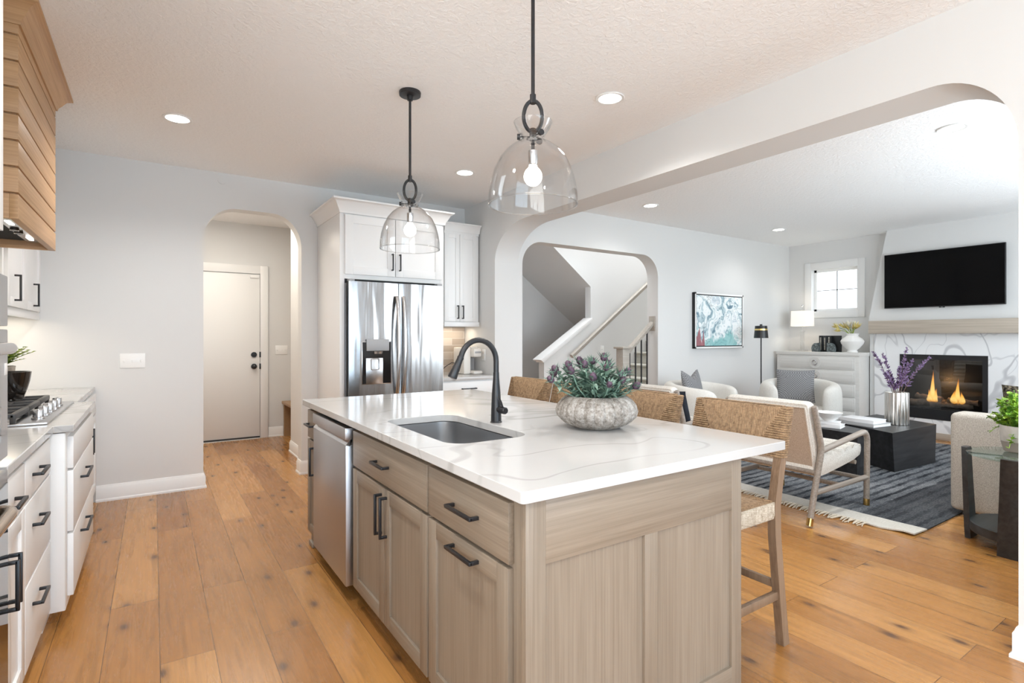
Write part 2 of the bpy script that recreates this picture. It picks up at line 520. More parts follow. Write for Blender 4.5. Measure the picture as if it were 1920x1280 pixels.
def flame_mat():
    g = G('flame')
    tc = g.n('TexCoord')
    sx = g.n('SeparateXYZ')
    g.t.links.new(tc.outputs['Generated'], sx.inputs[0])
    c = g.ramp(sx.outputs[2], [(0.0, (0.9, 0.35, 0.05)), (0.3, (1.0, 0.62, 0.18)), (0.7, (1.0, 0.42, 0.06)), (1.0, (0.5, 0.08, 0.01))])
    a = g.ramp(sx.outputs[2], [(0.0, 0.25), (0.2, 0.9), (0.6, 0.8), (1.0, 0.1)])
    lw = g.n('LayerWeight')
    lw.inputs[0].default_value = 0.5
    f = g.math('POWER', g.math('SUBTRACT', 1.0, lw.outputs['Facing']), 1.3)
    em = g.n('Emission', Strength=1.9)
    g.t.links.new(c, em.inputs[0])
    tr = g.n('BsdfTransparent')
    mx = g.n('MixShader')
    g.t.links.new(g.math('MULTIPLY', f, a), mx.inputs[0])
    g.t.links.new(tr.outputs[0], mx.inputs[1])
    g.t.links.new(em.outputs[0], mx.inputs[2])
    g.t.links.new(mx.outputs[0], g.out.inputs[0])
    g.t.nodes.remove(g.b)
    return g.m
m_flame = flame_mat()
m_log = pm('ceramic_log', (0.24, 0.16, 0.11), 0.9, nb=(30, 0.8, 0.01), var=(14, 0.5))
m_carpet = boucle('stair_carpet', (0.40, 0.385, 0.34), (0.55, 0.535, 0.48), 150, 0.4)
m_paper = pm('book_pages', (0.78, 0.76, 0.71), 0.8)
m_book_white = pm('white_book_cover', (0.76, 0.76, 0.77), 0.5)
m_book_grey = pm('grey_book_cover', (0.45, 0.46, 0.47), 0.5)
m_book_black = pm('black_book_cover', (0.012, 0.014, 0.015), 0.45)
m_book_ink = pm('gilt_lettering', (0.45, 0.42, 0.36), 0.5)
m_plaster = pm('white_plaster', (0.82, 0.81, 0.79), 0.8, nb=(60, 0.5, 0.004))
m_bookend = pm('marbled_stone', (0.12, 0.14, 0.14), 0.4, var=(30, 0.8))
m_crystal = glass_mat('crystal', (0.95, 0.95, 0.95), 0.12, 0.7)
m_pot_brown = pm('glazed_black_brown', (0.014, 0.010, 0.008), 0.08)
m_pot_grey = pm('weathered_wood_pot', (0.36, 0.31, 0.26), 0.8, var=(20, 0.25))
m_planter_w = pm('planter_glaze', (0.62, 0.60, 0.57), 0.6, var=(12, 0.15))
m_planter_b = pm('planter_band', (0.38, 0.35, 0.31), 0.7)
m_oven_glass = pm('oven_glass', (0.01, 0.009, 0.008), 0.06)
m_grey_plastic = pm('grey_plastic', (0.35, 0.35, 0.355), 0.4)
m_cream_plastic = pm('cream_plastic', (0.74, 0.70, 0.65), 0.35)
m_screen = pm('tv_screen', (0.0015, 0.0015, 0.0018), 0.25, spec=0.12)
m_soil = pm('potting_soil', (0.03, 0.02, 0.015), 0.95)

# ------------------------------------------------------------------ geometry helpers
class MB:
    """collects shapes into ONE mesh"""
    def __init__(s, M=None):
        s.bm = bmesh.new()
        s.M = M
    def _fin(s, vs, fs, mi):
        if s.M is not None:
            for v in vs:
                v.co = s.M @ v.co
        if mi:
            for f in fs:
                f.material_index = mi
    def box(s, x0, x1, y0, y1, z0, z1, bev=0.0, seg=2, mi=0):
        x0, x1 = min(x0, x1), max(x0, x1)
        y0, y1 = min(y0, y1), max(y0, y1)
        z0, z1 = min(z0, z1), max(z0, z1)
        r = bmesh.ops.create_cube(s.bm, size=1.0)
        vs = r['verts']
        for v in vs:
            v.co = Vector((x0 + (v.co.x + .5) * (x1 - x0), y0 + (v.co.y + .5) * (y1 - y0), z0 + (v.co.z + .5) * (z1 - z0)))
        if bev > 0:
            bev = min(bev, 0.49 * min(x1 - x0, y1 - y0, z1 - z0))
            es = list({e for v in vs for e in v.link_edges})
            rr = bmesh.ops.bevel(s.bm, geom=es, offset=bev, segments=seg, profile=0.5, affect='EDGES')
            fs = set(rr['faces'])
            vs = set(rr['verts'])
            for v in list(vs):
                for f in v.link_faces:
                    fs.add(f)
            vs = {v for f in fs for v in f.verts}
        else:
            fs = {f for v in vs for f in v.link_faces}
        s._fin(vs, fs, mi)
        return s
    def grid(s, pts, closed_u=False, closed_v=False, cap_u=False, mi=0):
        """pts[u][v] -> lofted surface"""
        bm = s.bm
        rows = [[bm.verts.new(p) for p in row] for row in pts]
        nu, nv = len(rows), len(rows[0])
        fs = []
        for i in range(nu if closed_u else nu - 1):
            for j in range(nv if closed_v else nv - 1):
                q = (rows[i][j], rows[(i + 1) % nu][j], rows[(i + 1) % nu][(j + 1) % nv], rows[i][(j + 1) % nv])
                try:
                    fs.append(bm.faces.new(q))
                except ValueError:
                    pass
        if cap_u:
            for row in (rows[0][::-1], rows[-1]):
                try:
                    fs.append(bm.faces.new(row))
                except ValueError:
                    pass
        s._fin([v for r in rows for v in r], fs, mi)
        return s
    def tube(s, pts, r, seg=10, closed=False, cap=True, mi=0, flat=1.0):
        pts = [Vector(p) for p in pts]
        n = len(pts)
        rs = r if isinstance(r, (list, tuple)) else [r] * n
        ring = []
        up = None
        for i, p in enumerate(pts):
            if closed:
                t = pts[(i + 1) % n] - pts[i - 1]
            else:
                t = pts[min(i + 1, n - 1)] - pts[max(i - 1, 0)]
            if t.length < 1e-9:
                t = Vector((0, 0, 1))
            t.normalize()
            if up is None:
                up = Vector((0, 0, 1)) if abs(t.z) < 0.9 else Vector((1, 0, 0))
            a = up - t * up.dot(t)
            if a.length < 1e-6:
                a = t.orthogonal()
            a.normalize()
            b = t.cross(a)
            up = a
            ring.append([p + (a * cos(2 * pi * k / seg) + b * sin(2 * pi * k / seg) * flat) * rs[i] for k in range(seg)])
        s.grid(ring, closed_u=closed, closed_v=True, cap_u=cap and not closed, mi=mi)
        return s
    def lathe(s, prof, c=(0, 0, 0), seg=32, rib=None, mi=0):
        rows = []
        for (r, z) in prof:
            row = []
            for k in range(seg):
                a = 2 * pi * k / seg
                rr = r * (rib(a, r, z) if rib else 1.0)
                row.append(Vector((c[0] + rr * cos(a), c[1] + rr * sin(a), c[2] + z)))
            rows.append(row)
        s.grid(rows, closed_v=True, cap_u=False, mi=mi)
        return s
    def disc(s, c, r, th, axis='z', seg=24, mi=0):
        a, b = -th / 2, th / 2
        v = {'x': Vector((1, 0, 0)), 'y': Vector((0, 1, 0)), 'z': Vector((0, 0, 1))}[axis] if isinstance(axis, str) else Vector(axis).normalized()
        c = Vector(c)
        return s.tube([c + v * a, c + v * b], r, seg, mi=mi)
    def ball(s, c, r, u=14, v=9, mi=0):
        if not isinstance(r, (tuple, list)):
            r = (r, r, r)
        rows = []
        for i in range(v + 1):
            th = pi * (i / v)
            th = min(max(th, 0.02), pi - 0.02)
            rows.append([Vector((c[0] + r[0] * sin(th) * cos(2 * pi * k / u), c[1] + r[1] * sin(th) * sin(2 * pi * k / u), c[2] + r[2] * cos(th))) for k in range(u)])
        return s.grid(rows, closed_v=True, cap_u=True, mi=mi)
    def prism(s, outer, a, b, axis='y', holes=(), mi=0):
        """2D outline (and holes) extruded along an axis from a to b"""
        def P(u, w, t):
            return Vector((u, t, w)) if axis == 'y' else (Vector((t, u, w)) if axis == 'x' else Vector((u, w, t)))
        loops = [outer] + list(holes)
        tris = tessellate_polygon([[Vector((u, w, 0)) for u, w in lp] for lp in loops])
        flat = [q for lp in loops for q in lp]
        A = [s.bm.verts.new(P(u, w, a)) for u, w in flat]
        B = [s.bm.verts.new(P(u, w, b)) for u, w in flat]
        fs = []
        for t in tris:
            try:
                fs.append(s.bm.faces.new([A[i] for i in t]))
                fs.append(s.bm.faces.new([B[i] for i in reversed(t)]))
            except ValueError:
                pass
        k = 0
        for lp in loops:
            n = len(lp)
            for i in range(n):
                j = (i + 1) % n
                fs.append(s.bm.faces.new((A[k + i], A[k + j], B[k + j], B[k + i])))
            k += n
        s._fin(A + B, fs, mi)
        return s
    def poly(s, pts, mi=0):
        vs = [s.bm.verts.new(p) for p in pts]
        f = s.bm.faces.new(vs)
        s._fin(vs, [f], mi)
        return s
    def blade(s, p, d, n, L, W, bend=0.0, fold=0.25, segs=3, mi=0):
        """leaf blade from p along d, n = face normal hint"""
        p = Vector(p)
        d = Vector(d).normalized()
        n = Vector(n)
        sd = d.cross(n)
        if sd.length < 1e-5:
            sd = d.orthogonal()
        sd.normalize()
        nn = sd.cross(d).normalized()
        rows = []
        for i in range(segs + 1):
            t = i / segs
            w = W * (sin(pi * (0.12 + 0.88 * t)) ** 0.8 if i < segs else 0.02)
            c = p + d * (L * t) + nn * (-bend * L * t * t)
            rows.append([c - sd * w + nn * fold * w, c, c + sd * w + nn * fold * w])
        return s.grid(rows, mi=mi)

WORLD = set()
def _root(o):
    while o.parent:
        o = o.parent
    return o
def build(mb, name, mat, parent=None, smooth=35, recalc=True):
    me = bpy.data.meshes.new(name)
    bm = mb.bm
    if recalc:
        bmesh.ops.recalc_face_normals(bm, faces=bm.faces[:])
    off = None
    if parent is not None:
        rt = _root(parent)
        if rt.name in WORLD:
            off = rt.location
    if off is not None:
        for v in bm.verts:
            v.co -= off
    bm.to_mesh(me)
    bm.free()
    for m in (mat if isinstance(mat, (list, tuple)) else [mat]):
        me.materials.append(m)
    if smooth:
        me.polygons.foreach_set('use_smooth', [True] * len(me.polygons))
        me.set_sharp_from_angle(angle=radians(smooth))
    o = bpy.data.objects.new(name, me)
    COL.objects.link(o)
    if parent is not None:
        o.parent = parent
    return o
def tag(o, label, cat, group=None):
    o['label'] = label
    o['category'] = cat
    if group:
        o['group'] = group
    return o
def thing(name, label, cat, loc=(0, 0, 0), group=None, world=True, rotz=0.0):
    o = bpy.data.objects.new(name, None)
    COL.objects.link(o)
    o.empty_display_size = 0.1
    o.location = loc
    o.rotation_euler = (0, 0, rotz)
    if world:
        WORLD.add(o.name)
    return tag(o, label, cat, group)
def solo(mb, name, mat, label, cat, group=None, smooth=35):
    """a thing that is one mesh; its origin goes to the middle of its base"""
    o = build(mb, name, mat, None, smooth)
    vs = o.data.vertices
    mn = [min(v.co[i] for v in vs) for i in range(3)]
    mx = [max(v.co[i] for v in vs) for i in range(3)]
    c = Vector(((mn[0] + mx[0]) / 2, (mn[1] + mx[1]) / 2, mn[2]))
    o.data.transform(Matrix.Translation(-c))
    o.location = c
    return tag(o, label, cat, group)
def struct(mb, name, mat, smooth=35, parent=None):
    o = build(mb, name, mat, parent, smooth)
    if parent is None:
        o['kind'] = 'structure'
    return o
def dup(root, loc, rotz=None, label=None, group=None):
    r = root.copy()
    COL.objects.link(r)
    r.location = loc
    if rotz is not None:
        r.rotation_euler = (0, 0, rotz)
    if label:
        r['label'] = label
    if group:
        r['group'] = group
    for ch in list(root.children):
        c = ch.copy()
        COL.objects.link(c)
        c.parent = r
        for g in ch.children:
            d = g.copy()
            COL.objects.link(d)
            d.parent = c
    return r
def arc(cx, cy, rx, ry, a0, a1, n=10):
    return [(cx + rx * cos(radians(a0 + (a1 - a0) * i / n)), cy + ry * sin(radians(a0 + (a1 - a0) * i / n))) for i in range(n + 1)]
def rrect(x0, x1, y0, y1, r, n=6):
    return arc(x1 - r, y1 - r, r, r, 0, 90, n) + arc(x0 + r, y1 - r, r, r, 90, 180, n) + arc(x0 + r, y0 + r, r, r, 180, 270, n) + arc(x1 - r, y0 + r, r, r, 270, 360, n)
def boxm(mb, mp, u0, u1, d0, d1, z0, z1, bev=0.0, mi=0, seg=2):
    a = mp(u0, d0, z0)
    b = mp(u1, d1, z1)
    return mb.box(a[0], b[0], a[1], b[1], a[2], b[2], bev, seg, mi)
def pull(mp, parent, u, z, length, vertical=False, so=0.034, w=0.011, face=0.0):
    """square bar pull centred at (u, z) on a front"""
    mb = MB()
    h = length / 2
    if vertical:
        boxm(mb, mp, u - w / 2, u + w / 2, face + so - w, face + so, z - h, z + h, 0.0015)
        for q in (-1, 1):
            boxm(mb, mp, u - w / 2, u + w / 2, face, face + so - w / 2, z + q * (h - w / 2) - w / 2, z + q * (h - w / 2) + w / 2, 0.001)
    else:
        boxm(mb, mp, u - h, u + h, face + so - w, face + so, z - w / 2, z + w / 2, 0.0015)
        for q in (-1, 1):
            boxm(mb, mp, u + q * (h - w / 2) - w / 2, u + q * (h - w / 2) + w / 2, face, face + so - w / 2, z - w / 2, z + w / 2, 0.001)
    return build(mb, 'handle', m_black, parent)
def shaker(mp, parent, u0, u1, z0, z1, mats, name='door', fr=0.058, th=0.02, rec=0.009):
    """frame-and-panel front; mats = (vertical grain, horizontal grain)"""
    mb = MB()
    b = 0.0015
    boxm(mb, mp, u0, u0 + fr, 0, th, z0, z1, b)
    boxm(mb, mp, u1 - fr, u1, 0, th, z0, z1, b)
    boxm(mb, mp, u0 + fr, u1 - fr, 0, th, z1 - fr, z1, b, mi=1)
    boxm(mb, mp, u0 + fr, u1 - fr, 0, th, z0, z0 + fr, b, mi=1)
    boxm(mb, mp, u0 + fr - 0.004, u1 - fr + 0.004, 0.001, th - rec, z0 + fr - 0.004, z1 - fr + 0.004)
    return build(mb, name, list(mats), parent)
def slab(mp, parent, u0, u1, z0, z1, mat, name='drawer', th=0.02):
    mb = MB()
    boxm(mb, mp, u0, u1, 0, th, z0, z1, 0.002)
    return build(mb, name, mat, parent)
def crown_prof(h=0.075, d=0.065):
    """(outward, up) profile of a crown moulding"""
    return [(0, 0), (0.008, 0), (0.012, h * 0.18), (d * 0.35, h * 0.38), (d * 0.62, h * 0.72), (d * 0.9, h * 0.86), (d, h * 0.88), (d, h), (0, h)]
def crown(mb, path, z, prof, closed=False):
    """sweep a crown profile along a 2D path of (x, y) points; outward is to the right of travel"""
    n = len(path)
    rows = []
    for i, p in enumerate(path):
        p = Vector(p)
        dirs = []
        if i > 0:
            dirs.append((p - Vector(path[i - 1])).normalized())
        if i < n - 1:
            dirs.append((Vector(path[i + 1]) - p).normalized())
        nr = [Vector((d.y, -d.x)) for d in dirs]
        if len(nr) == 2:
            m = (nr[0] + nr[1])
            m = m / max(1e-6, m.dot(nr[0]))
        else:
            m = nr[0]
        rows.append([Vector((p.x + m.x * o, p.y + m.y * o, z + u)) for o, u in prof])
    return mb.grid(rows, closed_v=True, cap_u=True)
def area_light(name, parent, loc, rot, sx, sy, power, color, wx=True):
    o = area(name, loc, rot, sx, sy, power, color)
    o.parent = parent
    if parent.name in WORLD:
        o.location = Vector(loc) - parent.location
    return o
def point_light(name, parent, loc, power, color, size=0.03, spot=None):
    d = bpy.data.lights.new(name, 'SPOT' if spot else 'POINT')
    d.energy = power
    d.color = color
    d.shadow_soft_size = size
    if spot:
        d.spot_size = radians(spot)
        d.spot_blend = 0.8
    o = bpy.data.objects.new(name, d)
    COL.objects.link(o)
    o.parent = parent
    o.location = (Vector(loc) - parent.location) if parent.name in WORLD else loc
    return o
WARM = (1.0, 0.86, 0.68)

# ------------------------------------------------------------------ room shell
H = 2.743
B = 5.345         # kitchen back wall
XD0, XD1 = 2.92, 3.21   # wall with the wide arch between kitchen and living room
YL = 4.70         # living room wall with the stair opening
XR = 8.46         # living room fireplace wall
XL = -1.02        # kitchen left wall
YB = -3.0         # wall behind the camera
mb = MB(); mb.box(-1.2, 8.7, -3.2, 7.9, -0.12, 0)
struct(mb, 'floor', m_floor)
mb = MB(); mb.box(-1.2, 8.7, -3.2, 4.88, H, H + 0.12); mb.box(-1.2, 2.92, 4.88, 7.9, H, H + 0.12)
struct(mb, 'ceiling', m_ceil)
# back wall with arched doorway to the hall
ax0, ax1, az = 0.357, 1.165, 2.44
out = [(XL, 0), (ax0, 0)] + arc(ax0 + 0.26, az - 0.30, 0.26, 0.30, 180, 90, 14) + arc(ax1 - 0.26, az - 0.30, 0.26, 0.30, 90, 0, 14) + [(ax1, 0), (XD0 + 0.1, 0), (XD0 + 0.1, H), (XL, H)]
mb = MB(); mb.prism(out, B, B + 0.145)
struct(mb, 'wall_back', m_wall)
mb = MB(); mb.prism([(YB, 0), (B + 0.145, 0), (B + 0.145, H), (YB, H)], XL - 0.12, XL, 'x', holes=[[(-2.5, 0.75), (0.8, 0.75), (0.8, 2.35), (-2.5, 2.35)]])
struct(mb, 'wall_left', m_wall)
# divider with the wide arch
oz = 2.43
out = [(YB, 0), (0.675, 0)] + arc(0.675 + 0.30, oz - 0.34, 0.30, 0.34, 180, 90, 16) + arc(YL - 0.55, oz - 0.36, 0.55, 0.36, 90, 0, 20) + [(YL, H), (YB, H)]
mb = MB(); mb.prism(out, XD0, XD1, 'x')
struct(mb, 'wall_divider', m_wall)
mb = MB(); mb.box(XD0, XD0 + 0.10, YL + 0.18, B, 0, H)
struct(mb, 'wall_pantry', m_wall)
# living room wall with the arched stair opening
sx0, sx1, sz = 3.265, 5.383, 2.335
out = [(XD0, 0), (sx0, 0)] + arc(sx0 + 0.26, sz - 0.26, 0.26, 0.26, 180, 90, 14) + arc(sx1 - 0.28, sz - 0.27, 0.28, 0.27, 90, 0, 14) + [(sx1, 0), (XR + 0.12, 0), (XR + 0.12, H), (XD0, H)]
mb = MB(); mb.prism(out, YL, YL + 0.18)
struct(mb, 'wall_living', m_wall)
# right wall with the small window
wy0, wy1, wz0, wz1 = 3.68, 4.35, 1.68, 2.34
mb = MB(); mb.prism([(-0.1, 0), (YL, 0), (YL, H), (-0.1, H)], XR, XR + 0.16, 'x', holes=[[(wy0, wz0), (wy1, wz0), (wy1, wz1), (wy0, wz1)]])
struct(mb, 'wall_right', m_wall)
# near living wall with a wide window (behind the sofa)
mb = MB(); mb.prism([(XD1, 0), (XR + 0.16, 0), (XR + 0.16, H), (XD1, H)], -0.1, 0.1, 'y', holes=[[(3.7, 0.95), (7.7, 0.95), (7.7, 2.3), (3.7, 2.3)]])
struct(mb, 'wall_near', m_wall)
# wall behind the camera with a glazed patio door
mb = MB(); mb.prism([(XL - 0.12, 0), (XD0, 0), (XD0, H), (XL - 0.12, H)], YB - 0.15, YB, 'y', holes=[[(-0.6, 0.06), (2.5, 0.06), (2.5, 2.4), (-0.6, 2.4)]])
struct(mb, 'wall_rear', m_wall)
# hall
mb = MB(); mb.box(-0.35, 2.1, 7.58, 7.7, 0, H)
struct(mb, 'wall_hall_back', m_wall)
mb = MB(); mb.box(-0.47, -0.35, B + 0.145, 7.7, 0, H)
struct(mb, 'wall_hall_left', m_wall)
mb = MB(); mb.box(1.30, 1.42, B + 0.145, 6.5, 0, H); mb.box(1.95, 2.1, 6.5, 7.58, 0, H); mb.box(1.42, 2.1, 6.42, 6.5, 0, H)
struct(mb, 'wall_hall_right', m_wall)
# stair hall
mb = MB()
out = [(4.50, 0), (9.0, 0), (9.0, 5.2), (1.2, 5.2), (4.64, 2.58), (5.36, 2.04), (5.36, 1.55), (4.50, 1.0)]
mb.prism(out, 5.95, 6.07)
struct(mb, 'wall_stair', m_wall)
mb = MB(); mb.box(2.92, 9.0, 7.2, 7.32, 0, 5.2)
struct(mb, 'wall_stair_back', m_wall)
mb = MB(); mb.box(2.92, 3.04, B + 0.145, 7.32, 0, 5.2); mb.box(8.58, 8.7, 4.88, 7.32, 0, 5.2); mb.box(2.92, 8.7, 4.76, 4.88, H + 0.12, 5.2)
struct(mb, 'wall_stair_end', m_wall)
mb = MB()
mb.prism([(1.2, 5.2), (4.64, 2.58), (5.36, 2.04), (7.2, 0.72), (7.2, 0.84), (5.36, 2.16), (4.7, 2.66), (1.3, 5.25)], 6.07, 7.2)
mb.box(2.9, 8.7, 4.76, 7.32, 5.2, 5.3)
struct(mb, 'ceiling_stair', m_wall)
# knee-wall cap
mb = MB()
dx, dz = (5.36 - 4.50), (1.55 - 1.0)
mb.prism([(4.44, 0.965), (5.36, 1.553), (5.36, 1.583), (4.42, 0.985)], 5.91, 6.11)
mb.prism([(4.47, 0.945), (5.36, 1.515), (5.36, 1.555), (4.46, 0.972)], 5.93, 6.09)
struct(mb, 'trim_1', m_trim)

# baseboards
BBP = [(0.016, 0), (0.024, 0.0), (0.024, 0.014), (0.016, 0.022), (0.016, 0.10), (0.010, 0.112), (0.006, 0.125), (0, 0.128), (0, 0)]
def bboard(name, *paths):
    mb = MB()
    for p in paths:
        crown(mb, p, 0, BBP)
    return struct(mb, name, m_trim)
bboard('baseboard_back', [(-0.38, B), (ax0, B), (ax0, B + 0.145)], [(ax1, B + 0.145), (ax1, B), (1.305, B)])
bboard('baseboard_divider', [(XD1, -0.0), (XD1, 0.675), (XD0, 0.675), (XD0, -2.9)])
bboard('baseboard_living', [(sx1, YL + 0.18), (sx1, YL), (XR - 0.02, YL)], [(XD0, YL + 0.2), (XD0, YL), (sx0, YL), (sx0, YL + 0.18)])
bboard('baseboard_right', [(XR, YL), (XR, 3.5)])
bboard('baseboard_hall', [(1.24, 7.58), (1.42, 7.58)], [(1.30, 6.5), (1.30, B + 0.15)], )
# hall door with casing
d1 = MB(); d1.box(0.10, 1.135, 7.545, 7.578, 0.03, 2.10, 0.003)
door = struct(d1, 'door_1', m_trim)
mb = MB()
mb.box(1.14, 1.235, 7.55, 7.58, 0, 2.215, 0.004); mb.box(0.0, 1.235, 7.552, 7.58, 2.11, 2.215, 0.004); mb.box(0.0, 0.095, 7.55, 7.58, 0, 2.215, 0.004)
mb.box(0.09, 1.14, 7.535, 7.58, 0.0, 0.012, 0.002)
struct(mb, 'trim_2', m_trim)
mb = MB(); mb.box(0.10, 1.135, 7.538, 7.575, 0.012, 0.032)
build(mb, 'door_sweep', m_black, door)
for nm, zz in (('deadbolt', 1.075), ('door_knob', 0.925)):
    mb = MB()
    mb.disc((1.065, 7.538, zz), 0.034, 0.014, 'y')
    if nm == 'door_knob':
        mb.tube([(1.065, 7.535, zz), (1.065, 7.50, zz)], 0.012, 10)
        mb.ball((1.065, 7.49, zz), (0.03, 0.022, 0.03))
    else:
        mb.box(1.05, 1.08, 7.512, 7.535, zz - 0.006, zz + 0.006, 0.003)
    build(mb, nm, m_black, door)
mb = MB()
for zz in (1.075, 0.925):
    mb.box(1.128, 1.146, 7.538, 7.55, zz - 0.035, zz + 0.035, 0.002)
build(mb, 'strike_plate', m_black, door)
mb = MB(); mb.box(1.02, 1.12, 7.53, 7.546, 2.05, 2.085, 0.003); mb.tube([(1.02, 7.536, 2.068), (1.12, 7.536, 2.068)], 0.008, 8)
build(mb, 'door_sensor', m_plate, door)
# small living room window
w = MB()
w.box(XR - 0.02, XR, wy0 - 0.09, wy0, wz0 - 0.09, wz1 + 0.095, 0.003); w.box(XR - 0.02, XR, wy1, wy1 + 0.09, wz0 - 0.09, wz1 + 0.095, 0.003)
w.box(XR - 0.021, XR, wy0, wy1, wz1, wz1 + 0.095, 0.003); w.box(XR - 0.021, XR, wy0, wy1, wz0 - 0.09, wz0, 0.003)
win = struct(w, 'window_1', m_trim)
w = MB()
fx0, fx1 = XR + 0.07, XR + 0.12
for a in ((wy0, wy0 + 0.05, wz0, wz1), (wy1 - 0.05, wy1, wz0, wz1), (wy0, wy1, wz0, wz0 + 0.05), (wy0, wy1, wz1 - 0.05, wz1)):
    w.box(fx0, fx1, *a, 0.003)
build(w, 'window_sash', m_plate, win)
w = MB()
for a in ((wy0, wy0 + 0.012, wz0, wz1), (wy1 - 0.012, wy1, wz0, wz1), (wy0 + 0.012, wy1 - 0.012, wz0, wz0 + 0.012), (wy0 + 0.012, wy1 - 0.012, wz1 - 0.012, wz1)):
    w.box(XR - 0.018, XR + 0.075, *a)
build(w, 'jamb_liner', m_trim, win)
w = MB()
w.box(XR + 0.088, XR + 0.104, (wy0 + wy1) / 2 - 0.006, (wy0 + wy1) / 2 + 0.006, wz0 + 0.05, wz1 - 0.05); w.box(XR + 0.088, XR + 0.104, wy0 + 0.05, wy1 - 0.05, (wz0 + wz1) / 2 - 0.006, (wz0 + wz1) / 2 + 0.006)
build(w, 'muntin', m_grey_plastic, win)
w = MB(); w.box(XR + 0.093, XR + 0.097, wy0 + 0.045, wy1 - 0.045, wz0 + 0.045, wz1 - 0.045)
build(w, 'pane', m_pane, win)
# windows out of view that light the rooms
def bigwin(name, x0, x1, z0, z1, y, n, d=1):
    w = MB()
    for i in range(n + 1):
        x = x0 + (x1 - x0) * i / n
        w.box(max(x0, x - 0.045), min(x1, x + 0.045), y - 0.03, y + 0.03, z0, z1, 0.003)
    w.box(x0, x1, y - 0.03, y + 0.03, z0, z0 + 0.06, 0.003); w.box(x0, x1, y - 0.03, y + 0.03, z1 - 0.06, z1, 0.003)
    o = struct(w, name, m_trim)
    w = MB(); w.box(x0 + 0.02, x1 - 0.02, y - 0.004, y + 0.004, z0 + 0.02, z1 - 0.02)
    build(w, 'pane', m_pane, o)
bigwin('window_2', -0.6, 2.5, 0.06, 2.4, YB - 0.08, 3)
bigwin('window_3', 3.7, 7.7, 0.95, 2.3, 0.0, 4)
w = MB()  # unseen left-wall window, added to light the island fronts
for i in range(4):
    y = -2.5 + 3.3 * i / 3
    w.box(XL - 0.09, XL - 0.03, max(-2.5, y - 0.045), min(0.8, y + 0.045), 0.75, 2.35, 0.003)
w.box(XL - 0.09, XL - 0.03, -2.5, 0.8, 0.75, 0.81, 0.003); w.box(XL - 0.09, XL - 0.03, -2.5, 0.8, 2.29, 2.35, 0.003)
o = struct(w, 'window_added_side', m_trim)
w = MB(); w.box(XL - 0.064, XL - 0.056, -2.48, 0.78, 0.77, 2.33)
build(w, 'pane', m_pane, o)

# switch plates, outlets, sprinkler cover
def plate(x0, x1, z0, z1, y, n, label, name='switch_plate', cat='light switch', kind='rocker'):
    t = thing(name, label, cat, ((x0 + x1) / 2, y, z0))
    mb = MB(); mb.box(x0, x1, y - 0.006, y, z0, z1, 0.003)
    build(mb, 'cover_plate', m_plate, t)
    for i in range(n):
        c = x0 + (x1 - x0) * (i + 0.5) / n
        zc = (z0 + z1) / 2
        mb = MB(); mb.box(c - 0.006, c + 0.006, y - 0.014, y - 0.005, zc - 0.012, zc + 0.008, 0.002)
        build(mb, 'toggle', m_plate, t)
    return t
plate(-0.228, -0.058, 1.05, 1.168, B, 3, 'white three-toggle switch plate on the grey kitchen wall left of the arch')
plate(1.325, 1.475, 1.07, 1.19, 7.58, 3, 'white three-gang switch plate on the hall wall beside the white door')
plate(5.545, 5.62, 1.06, 1.17, 5.95, 1, 'white single switch plate on the bright stair wall beside the newel post')
t = thing('outlet', 'white outlet plate on the beige wall behind the tall black faucet', 'outlet', (XD0, 4.84, 1.05))
mb = MB(); mb.box(XD0 - 0.006, XD0, 4.885, 4.955, 1.05, 1.17, 0.003); build(mb, 'cover_plate', m_plate, t)
for zc in (1.085, 1.135):
    mb = MB(); mb.box(XD0 - 0.009, XD0 - 0.004, 4.905, 4.935, zc - 0.015, zc + 0.015, 0.003); build(mb, 'socket', m_cream_plastic, t)
mb = MB(); mb.disc((0.50, B - 0.004, 2.68), 0.036, 0.008, 'y')
solo(mb, 'sprinkler_cover', m_wall, 'small round painted cover plate high on the wall above the arch', 'cover plate')

# recessed downlights
spots = [
    (0.13, 4.17, 'round recessed downlight in the kitchen ceiling above the left counter aisle'),
    (2.29, 2.37, 'largest recessed downlight, to the right of the nearer pendant rod'),
    (2.27, 4.15, 'recessed downlight in the kitchen ceiling in front of the fridge cabinets, between the pendants'),
    (4.58, 1.40, 'recessed downlight near the rounded right corner of the wide arch'),
    (4.53, 4.06, 'recessed living room downlight nearest the stair opening'),
    (6.98, 4.02, 'smallest, farthest recessed downlight above the floor lamp corner'),
    (0.13, 1.70, 'added unseen downlight above the near end of the left counter, beside the oven tower'),  # this one and the next are added out of view for more kitchen light
    (0.95, -0.6, 'added unseen downlight at the dining end of the kitchen, nearest the glazed patio door'),
]
dl = None
for i, (x, y, lab) in enumerate(spots):
    if dl is None:
        dl = thing('recessed_downlight', lab, 'ceiling light', (x, y, H), 'recessed ceiling downlights', world=False)
        mb = MB(); mb.lathe([(0.066, -0.001), (0.085, -0.001), (0.088, -0.004), (0.084, -0.008), (0.068, -0.006)], seg=36)
        build(mb, 'trim_ring', m_plate, dl)
        mb = MB(); mb.disc((0, 0, -0.003), 0.069, 0.003, 'z', 36)
        build(mb, 'lens', m_lamp_disc, dl)
        cur = dl
    else:
        cur = dup(dl, (x, y, H), None, lab, 'recessed ceiling downlights')
SPW = {(2.27, 4.15): 0.16, (4.53, 4.06): 0.3, (6.98, 4.02): 0.25, (0.13, 4.17): 0.75, (4.58, 1.40): 0.8}
for o in [o for o in COL.objects if o.name.startswith('recessed_downlight')]:
    point_light('downlight_beam', o, (0, 0, -0.02), P_SPOT * SPW.get((round(o.location.x, 2), round(o.location.y, 2)), 1.0), (1.0, 0.98, 0.95), 0.07, 150)

